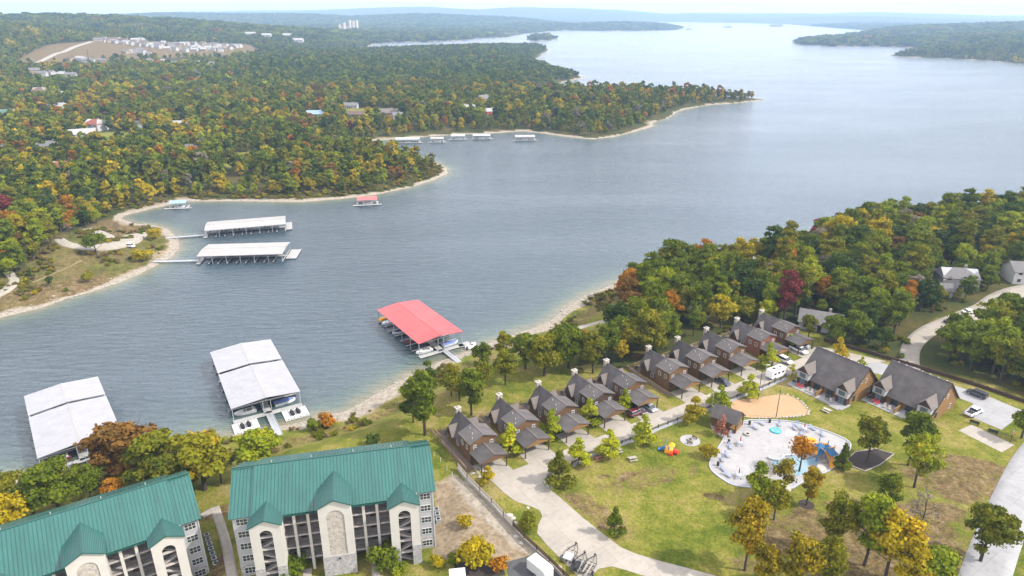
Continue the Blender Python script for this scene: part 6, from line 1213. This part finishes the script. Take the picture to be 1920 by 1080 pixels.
# ------------------------------------------------------------------ vehicles
def car(label, loc, rz, m='car_white', kind='suv', group=None, name='car'):
    t = thing(name, label, 'car' if kind != 'pickup' else 'pickup', loc, rz, group); L2, W2 = (2.75 if kind == 'pickup' else 2.4 if kind == 'suv' else 2.25), .93
    hb = {'suv': 1.05, 'pickup': 1.05, 'sedan': .88}[kind]; hr = {'suv': 1.75, 'pickup': 1.8, 'sedan': 1.42}[kind]
    sec = lambda x, w, z0, z1: [(x, -W2*w, z0+.1), (x, -W2*w, z1-.1), (x, -W2*w*.9, z1), (x, W2*w*.9, z1), (x, W2*w, z1-.1), (x, W2*w, z0+.1), (x, W2*w*.9, z0), (x, -W2*w*.9, z0)]
    obj('body', MB().loft([sec(-L2, .88, .45, hb-.08), sec(-L2+.12, .97, .35, hb), sec(-.6, 1, .33, hb), sec(.9, 1, .33, hb), sec(L2-.5, .97, .35, hb-.12), sec(L2-.08, .9, .38, hb-.22), sec(L2, .8, .48, hb-.3)]), m, t, smooth=False)
    xb, xf = {'suv': (-L2+.1, .75), 'pickup': (-.75, 1.0), 'sedan': (-1.65, .7)}[kind]; tp = (.18 if kind == 'suv' else .3 if kind == 'pickup' else .75)
    cs = lambda x, w, z: [(x, -W2*w, z), (x, W2*w, z)]
    obj('glasshouse', MB().loft([[(xb, -W2*.93, hb-.02), (xf+.75, -W2*.9, hb-.05), (xf+.75, W2*.9, hb-.05), (xb, W2*.93, hb-.02)], [(xb+tp, -W2*.78, hr-.06), (xf, -W2*.76, hr-.06), (xf, W2*.76, hr-.06), (xb+tp, W2*.78, hr-.06)]]), 'glass_dark', t)
    obj('roof_panel', MB().loft([[(xb+tp-.03, -W2*.79, hr-.07), (xf+.03, -W2*.77, hr-.07), (xf+.03, W2*.77, hr-.07), (xb+tp-.03, W2*.79, hr-.07)], [(xb+tp+.1, -W2*.7, hr), (xf-.1, -W2*.68, hr), (xf-.1, W2*.68, hr), (xb+tp+.1, W2*.7, hr)]]), m, t)
    if kind == 'pickup': obj('truck_bed', MB().box(-L2+.15, -.85, -W2*.8, W2*.8, hb-.02, hb+.012), 'dark', t)
    for x in (-L2*.62, L2*.63):
        for s in (-1, 1): w = obj('wheel', MB().tube((x, s*(W2-.2), .36), (x, s*(W2+.02), .36), .36, n=14), 'tyre', t); obj('rim', MB().tube((x, s*(W2+.02), .36), (x, s*(W2+.035), .36), .22, n=12), 'rim', w)
    for s in (-1, 1): obj('headlight', MB().box(L2-.16, L2-.02, s*.62-.16, s*.62+.16, hb-.42, hb-.28), 'lamp_clear', t); obj('tail_light', MB().box(-L2-.02, -L2+.08, s*.7-.1, s*.7+.1, hb-.35, hb-.15), 'lamp_red', t); obj('mirror', MB().box(xf+.35, xf+.55, s*(W2+.02)-.06, s*(W2+.02)+.06, hb, hb+.16), m, t)
    return t
car('maroon car parked in front of the fifth cabin', G(1193, 777, PAD+.05), ROWA+R(2), 'car_maroon', 'suv'); car('dark SUV on the drive behind the second lodge', G(1831, 742, PAD+.05), R(-57)+math.pi, 'car_dark', 'suv'); car('white pickup in the parking bay', G(1825, 776, PAD+.05), R(30), 'car_white', 'pickup', name='pickup')
car('white car beside the last carport, the nearer of two', G(1503, 650, PAD+.05), R(-50), 'car_silver', 'suv'); car('white pickup under the last carport', row(CX[9]-1.3, YF-3.2, PAD+.05), R(-58), 'car_white', 'pickup', name='pickup'); car('white SUV nosing out of the ninth carport', row(CX[8]+.8, YF-5.2, PAD+.05), R(-58), 'car_white', 'suv')
car('dark car under the fifth carport', row(CX[4]-1.5, YF-3.0, PAD+.05), R(-58), 'car_dark', 'sedan'); car('silver car under the fifth carport', row(CX[4]+1.5, YF-3.4, PAD+.05), R(-58), 'car_silver', 'sedan'); car('black car under the seventh carport', row(CX[6]+1.2, YF-4.4, PAD+.05), R(-58), 'car_dark', 'sedan')
car('dark pickup parked on the gravel road', T(1783, 604), R(25), 'car_dark', 'pickup', name='pickup'); car('white car parked on the gravel road', T(1816, 587), R(12), 'car_white', 'sedan'); car('car parked in front of the pale lake house', T(1757, 546), R(60), 'car_silver', 'suv')
car('dark car beside the small drive on the left bank', T(263, 262), R(80), 'car_silver', 'suv'); car('pale pickup with a boat on the point', T(243, 463), R(-20), 'car_white', 'pickup', name='pickup'); 
t = thing('camper_van', 'white camper van parked by the drive fence', 'camper', G(1455, 706, PAD+.05), ROWA-R(2)); obj('body', MB().loft([[(x, -1.1, z0), (x, -1.1, z1-.15), (x, -.9, z1), (x, .9, z1), (x, 1.1, z1-.15), (x, 1.1, z0)] for x, z0, z1 in ((-3.0, .55, 2.7), (-2.8, .4, 2.85), (2.2, .4, 2.85), (2.7, .4, 2.5))]), 'car_white', t); obj('cab', MB().loft([[(2.7, -1.0, .45), (2.7, -1.0, 2.1), (2.7, 1.0, 2.1), (2.7, 1.0, .45)], [(3.3, -.95, .45), (3.3, -.95, 1.3), (3.3, .95, 1.3), (3.3, .95, .45)]]), 'car_white', t)
obj('windscreen', MB().slab((2.72, -.85, 2.08), (2.72, .85, 2.08), (3.3, .8, 1.4), (3.3, -.8, 1.4), .04), 'glass_dark', t)
for x in (-1.4, .8): obj('roof_vent', MB().box(x-.35, x+.35, -.35, .35, 2.85, 3.05), 'dark', t)
obj('air_unit', MB().box(-.4, .4, -.3, .3, 2.85, 3.15), 'white_paint', t)
for x in (-1.9, -.4, 1.2): obj('window', MB().box(x-.45, x+.45, -1.13, -1.09, 1.5, 2.05), 'glass_dark', t)
for x in (-1.8, 2.4):
    for s in (-1, 1): w = obj('wheel', MB().tube((x, s*.85, .38), (x, s*1.12, .38), .38, n=12), 'tyre', t); obj('rim', MB().tube((x, s*1.12, .38), (x, s*1.135, .38), .22, n=10), 'rim', w)
# boat trailers at the bottom of the drive
def trailer(label, px, py, rz, extra=None):
    t = thing('boat_trailer', label, 'trailer', G(px, py, PAD+.05), rz, 'boat trailers parked on the drive')
    for s in (-1, 1): obj('frame_rail', MB().bar((-1.6, s*.95, .55), (1.4, s*.95, .55), .1, .12).bar((1.4, s*.95, .55), (3.6, 0, .5), .1, .12), 'black_metal', t)
    for x in (-1.4, -.4, .6, 1.4): obj('crossbar', MB().bar((x, -.95, .55), (x, .95, .55), .09), 'black_metal', t)
    for s in (-.4, .4): obj('bunk', MB().box(-1.7, 1.3, s-.09, s+.09, .62, .75), 'grey_wood', t)
    for s in (-1, 1): w = obj('wheel', MB().tube((-.8, s*1.1, .33), (-.8, s*1.32, .33), .33, n=14), 'tyre', t); obj('rim', MB().tube((-.8, s*1.32, .33), (-.8, s*1.34, .33), .18, n=10), 'rim', w); obj('mudguard', MB().loft([[(-.8+.42*math.cos(a), s*1.08, .33+.42*math.sin(a)), (-.8+.42*math.cos(a), s*1.34, .33+.42*math.sin(a))] for a in np.linspace(.2, 2.94, 7)], cap=False), 'black_metal', t); obj('guide_post', MB().tube((-1.55, s*.95, .55), (-1.55, s*.95, 1.6), .03, n=6), 'white_paint', t)
    obj('winch_stand', MB().bar((2.9, 0, .5), (2.75, 0, 1.25), .1).box(2.6, 2.9, -.12, .12, 1.2, 1.4), 'black_metal', t); obj('jack', MB().tube((3.4, .15, .05), (3.4, .15, .95), .05, n=7), 'dark', t)
    if extra: obj('rack', MB().box(-1.5, .3, -.8, .8, .75, 1.0), extra, t)
trailer('black boat trailer with slatted rear, farthest left of three', 1068, 1046, R(62), 'galvanised'); trailer('boat trailer farthest right of three', 1103, 1068, R(60))
trailer('short trailer carrying a dark jet ski, between the other two', 1085, 1064, R(64)); jetski('dark jet ski on the middle trailer', (G(1085, 1064, PAD)[0]-.3, G(1085, 1064, PAD)[1]-.5, PAD+.75), R(64))
t = thing('cargo_trailer', 'white enclosed box trailer at the bottom edge', 'trailer', G(1012, 1076, PAD+.05), R(-48)); obj('box_body', MB().loft([[(x, -1.1, z0), (x, -1.1, z1), (x, 1.1, z1), (x, 1.1, z0)] for x, z0, z1 in ((-2.2, .5, 2.6), (1.9, .5, 2.6), (2.3, .5, 2.2))]), 'white_paint', t); obj('rear_door', MB().box(-2.24, -2.2, -.95, .95, .6, 2.5), 'white_metal', t); obj('drawbar', MB().bar((2.3, -.6, .5), (3.4, 0, .5), .1).bar((2.3, .6, .5), (3.4, 0, .5), .1), 'black_metal', t)
for s in (-1, 1): w = obj('wheel', MB().tube((-.2, s*.95, .34), (-.2, s*1.16, .34), .34, n=12), 'tyre', t); obj('rim', MB().tube((-.2, s*1.16, .34), (-.2, s*1.175, .34), .2, n=10), 'rim', w)
t = thing('cargo_trailer', 'low white truck roof peeping in beside the mulched bed', 'trailer', G(858, 1090, PAD+.05), R(8)); obj('box_body', MB().box(-1.4, 1.4, -1.0, 1.0, .5, 2.0), 'white_paint', t); obj('bumper', MB().box(-1.5, -1.4, -.9, .9, .5, .7), 'dark', t)
for s in (-1, 1): obj('wheel', MB().tube((-.4, s*.85, .34), (-.4, s*1.05, .34), .34, n=12), 'tyre', t)

# ------------------------------------------------------------------ houses among the trees
def house(label, px, py, w, d, h, rz, mw='far_wall', mr='far_roof', rise=None, name='house', garage=False, floors=1, at=None, hip=False, cat='house', group='houses among the trees'):
    p = at or T(px, py); t = thing(name, label, cat, p, rz, group); rise = rise or d*.28; ov = .5
    obj('wall', MB().yz([(-d/2, -2), (d/2, -2), (d/2, h), (0, h+rise*.94), (-d/2, h)], -w/2, w/2), mw, t)
    r = MB()
    if hip:
        A_, B_ = w/2+ov, d/2+ov; k = max(.1, A_-B_*.9); zr, ze = h+rise, h-.15
        r.add([(-A_, -B_, ze), (A_, -B_, ze), (A_, B_, ze), (-A_, B_, ze), (-k, 0, zr), (k, 0, zr)], [(0, 1, 5, 4), (1, 2, 5), (2, 3, 4, 5), (3, 0, 4), (3, 2, 1, 0)])
    else: sl = rise/(d/2); r.slab((-w/2-ov, 0, h+rise), (w/2+ov, 0, h+rise), (w/2+ov, -d/2-ov, h-sl*ov), (-w/2-ov, -d/2-ov, h-sl*ov), .2); r.slab((w/2+ov, 0, h+rise), (-w/2-ov, 0, h+rise), (-w/2-ov, d/2+ov, h-sl*ov), (w/2+ov, d/2+ov, h-sl*ov), .2)
    ro = obj('roof', r, mr, t); obj('chimney', MB().box(w*.2-.4, w*.2+.4, .6, 1.4, h, h+rise+.8), 'rock', ro)
    for fl in range(floors):
        for k in range(max(2, int(w/4))): x = -w/2+w*(k+.5)/max(2, int(w/4)); obj('window', MB().box(x-.6, x+.6, -d/2-.05, -d/2+.02, fl*2.8+.9, fl*2.8+2.1), 'glass_dark', t)
    obj('door', MB().box(-.5, .5, -d/2-.06, -d/2+.02, 0, 2.1), 'dark_wood', t)
    if not at: HOUSE_SPOTS.append((p[0], p[1], max(w, d)*.62+1.5)); toward = np.array([-p[0], -p[1]])/math.hypot(p[0], p[1]); ([HOUSE_SPOTS.append((p[0]+toward[0]*q_, p[1]+toward[1]*q_, max(w, d)*.38+2.5)) for q_ in ((d*.5+7, d*.5+18) if p[1] < 600 else (d*.5+8, d*.5+20, d*.5+34))] if p[1] > 300 else HOUSE_SPOTS.append((p[0]+toward[0]*(d*.5+3), p[1]+toward[1]*(d*.5+3), max(w, d)*.25))); 
    return t
house('white house with a dark solar roof beside the yard', 158, 262, 18, 12, 5.5, .5, 'far_wall', 'far_roof_pale', floors=2); house('house with a terracotta hip roof above the yard', 182, 244, 15, 12, 6, -.3, 'far_wall', 'shingle_red', floors=2, hip=True); house('small house with a red tiled roof lower down the left bank', 126, 319, 18, 10, 3.2, .05, 'far_wall_tan', 'shingle_red', hip=True)
house('low grey roofed house left of the yard', 92, 279, 18, 11, 3, .2, 'far_wall_tan', 'shingle_grey', hip=True); house('green roofed house at the upper left', 15, 218, 17, 12, 3.5, .1, 'far_wall_tan', 'shingle_green', hip=True); house('white roofed house hidden in the upper left trees', 116, 203, 14, 10, 3, -.3, 'far_wall', 'far_roof_pale'); house('white house cut by the left edge', -2, 285, 12, 10, 5, .2, 'far_wall', 'far_roof')
house('beige box house at the top left of the wood', 77, 177, 14, 12, 5, .1, 'far_wall_tan', 'far_roof_brown', hip=True); house('pale roofed house near the beige box house', 121, 180, 15, 9, 3, .3, 'far_wall', 'far_roof_pale')
house('house with a blue grey roof at the middle of the wood', 594, 218, 18, 10, 3, .05, 'far_wall', 'blue_metal'); house('white house in the middle of the wood', 657, 203, 16, 9, 3.5, 0, 'far_wall', 'far_roof'); house('dark roofed low house below the white one', 668, 219, 16, 9, 3, -.05, 'far_wall_tan', 'far_roof_brown'); house('wide brown roofed house in the clearing', 726, 216, 24, 12, 3.2, .08, 'far_wall_tan', 'shingle_brown', hip=True); house('grey house beside the brown roofed one', 746, 222, 9, 9, 3.5, .2, 'far_wall', 'far_roof')
house('white gabled house near the far cove', 908, 195, 13, 12, 6, .5, 'far_wall', 'far_roof', rise=4, floors=2); house('red barn by the far cove', 921, 216, 11, 9, 4.5, .3, 'red_metal_old', 'far_roof_pale'); house('cream house left of the red barn', 880, 208, 12, 9, 4, .0, 'far_wall', 'far_roof_pale'); house('pale roof in the trees left of the point', 338, 237, 14, 8, 3, .0, 'far_wall', 'far_roof_pale'); house('dark shed roof near the meadow', 362, 282, 9, 6, 3, .1, 'far_wall_tan', 'far_roof')
house('grey roofed house hidden behind the last cabin', 1536, 612, 12, 9, 2.8, R(-25), 'stucco_grey', 'shingle_grey', hip=False, floors=1); house('pale lake house deep in the right wood', 1790, 536, 12, 9, 4.6, R(-12), 'stucco_grey', 'shingle_grey', floors=2, hip=True); house('white two storey house at the right edge', 1918, 526, 12, 9, 5, R(-8), 'white_paint', 'shingle_grey', floors=2); house('small grey outbuilding below the pale lake house', 1758, 552, 7, 6, 2.8, R(-12), 'stucco_grey', 'shingle_grey')
for q_ in [(1705, 672), (1712, 650), (1728, 632), (1745, 620), (1770, 610), (1800, 600), (1825, 592), (1850, 581), (1870, 570), (1885, 560), (1910, 550), (1940, 542)]:
    w_ = T(*q_); HOUSE_SPOTS += [(w_[0], w_[1], 7.5), (w_[0]*.955, w_[1]*.955, 6.5)]      # the road stays open
# hillside town
tw = random.Random(5); TN = []
TG = 'white houses of the hillside town'
rows_ = [('upper', 180, 275, 77, 80, 13), ('middle', 225, 300, 84, 90, 9), ('lower', 235, 285, 97, 103, 8), ('terrace', 290, 395, 85, 87, 15), ('second terrace', 310, 420, 93, 97, 14), ('long row', 395, 455, 87, 92, 9), ('left group', 125, 195, 112, 117, 4), ('roadside', 60, 140, 140, 147, 5), ('wood edge', 270, 410, 118, 124, 6)]
for nm, x0, x1, y0, y1, n_ in rows_:
    for k in range(n_):
        f = (k+.5)/n_; px = x0+(x1-x0)*f+tw.uniform(-3, 3); py = y0+(y1-y0)*f+tw.uniform(-3, 3); big = nm in ('upper', 'left group')
        house('%s house of the far hillside town, in the %s' % ('white' if k % 3 else 'pale tan', nm if nm.endswith(('row', 'group', 'terrace')) else nm+' rows'), px, py, tw.uniform(9, 14) if not big else tw.uniform(12, 20), tw.uniform(8, 11), tw.uniform(3.5, 6.5), tw.uniform(-.7, .7), 'far_wall' if k % 3 else 'far_wall_tan', tw.choice(['far_roof', 'far_roof_brown', 'far_roof_pale', 'far_roof']), group='%s houses of the hillside town, %s' % ('white' if k % 3 else 'pale tan', nm))
ap = T(420, 88)
for k, (px, py) in enumerate([(560, 84), (1045, 44), (540, 70), (500, 70), (470, 64)]): house('pale building on the far shore, %s' % ('at the water', 'above the low headland', 'in the trees', 'on the slope', 'on the ridge side')[k], px, py, 30, 16, 7, 0, 'far_wall', 'far_roof_pale', group='pale far shore buildings')
# castle-like hotel on the hill
p_ = T(655, 58); t = thing('hilltop_hotel', 'cream hotel with round towers on the far hill', 'hotel', p_, .1); t.scale = (1.25, 1.25, 1.25)
obj('main_block', MB().box(-34, 34, -9, 9, -10, 20), 'castle_stone', t); obj('roof', MB().yz([(-10, 20), (10, 20), (0, 27)], -36, 12), 'far_roof', t)
for x, h in ((-17, 31), (6, 37), (19, 34), (32, 36), (-35, 24)): tq = obj('tower', MB().tube((x, -8, -10), (x, -8, h), 5.5, 5.2, 14), 'castle_stone', t); obj('tower_roof', MB().lathe([(6, h), (5.5, h+1.2), (.3, h+(10 if x < 5 else 3))], 14, x, -8), 'far_roof' if x < 5 else 'castle_stone', tq)
for k in range(8):
    for f in range(4): obj('window', MB().box(-30+k*7.6, -27.5+k*7.6, -9.3, -8.9, 1+f*4.8, 3.5+f*4.8), 'glass_dark', t)
obj('wing', MB().box(34, 70, -6, 6, -10, 9), 'castle_stone', t)
# long bridge
a, b = G(878, 69), G(948, 68); t = thing('lake_bridge', 'long low road bridge across the far arm of the lake', 'bridge', (0, 0, 0)); obj('road_deck', MB().bar((a[0]-60, a[1], 14), (b[0]+60, b[1], 14), 12, 3), 'concrete_grey', t)
for k in range(9): f = k/8; obj('pier', MB().box(-4, 4, -6, 6, -8, 13), 'concrete_grey', t, (a[0]+(b[0]-a[0])*f, a[1]+(b[1]-a[1])*f, 0))
# driftwood and stones along the near beach
def shore_rocks():
    mb = MB(); r_ = random.Random(3); n_ = 0
    base = [v.co.copy() for v in SM[0].vertices]; fac = [tuple(p.vertices) for p in SM[0].polygons]
    for ch, dens in ((nearW[4:30], 1.3), (farW[-26:-3], 1.0)):
        for a, b in zip(ch[:-1], ch[1:]):
            L_ = math.hypot(b[0]-a[0], b[1]-a[1])
            for k in range(int(L_*dens)):
                f = r_.random(); nx, ny = (b[1]-a[1])/L_, -(b[0]-a[0])/L_; o_ = abs(r_.gauss(0, 2.2)); s_ = r_.uniform(.12, .45)*(1 if r_.random() < .9 else 2)
                x, y = a[0]+(b[0]-a[0])*f+nx*o_, a[1]+(b[1]-a[1])*f+ny*o_; mb.n = 0; PTS_R.append((x, y, s_, r_.uniform(0, 6)))
    P = np.array([(q[0], q[1]) for q in PTS_R]); Z = height(P[:, 0], P[:, 1])
    for (x, y, s_, a_), z in zip(PTS_R, Z): mb.add([(x+(v.x*math.cos(a_)-v.y*math.sin(a_))*s_*1.2, y+(v.x*math.sin(a_)+v.y*math.cos(a_))*s_, z+v.z*s_*.6) for v in base], fac)
    return tag(obj('shore_rubble', mb, 'rock'), 'loose stones strewn along the waterline', kind='stuff')
PTS_R = []; shore_rocks()
build_woods()
build_brush()
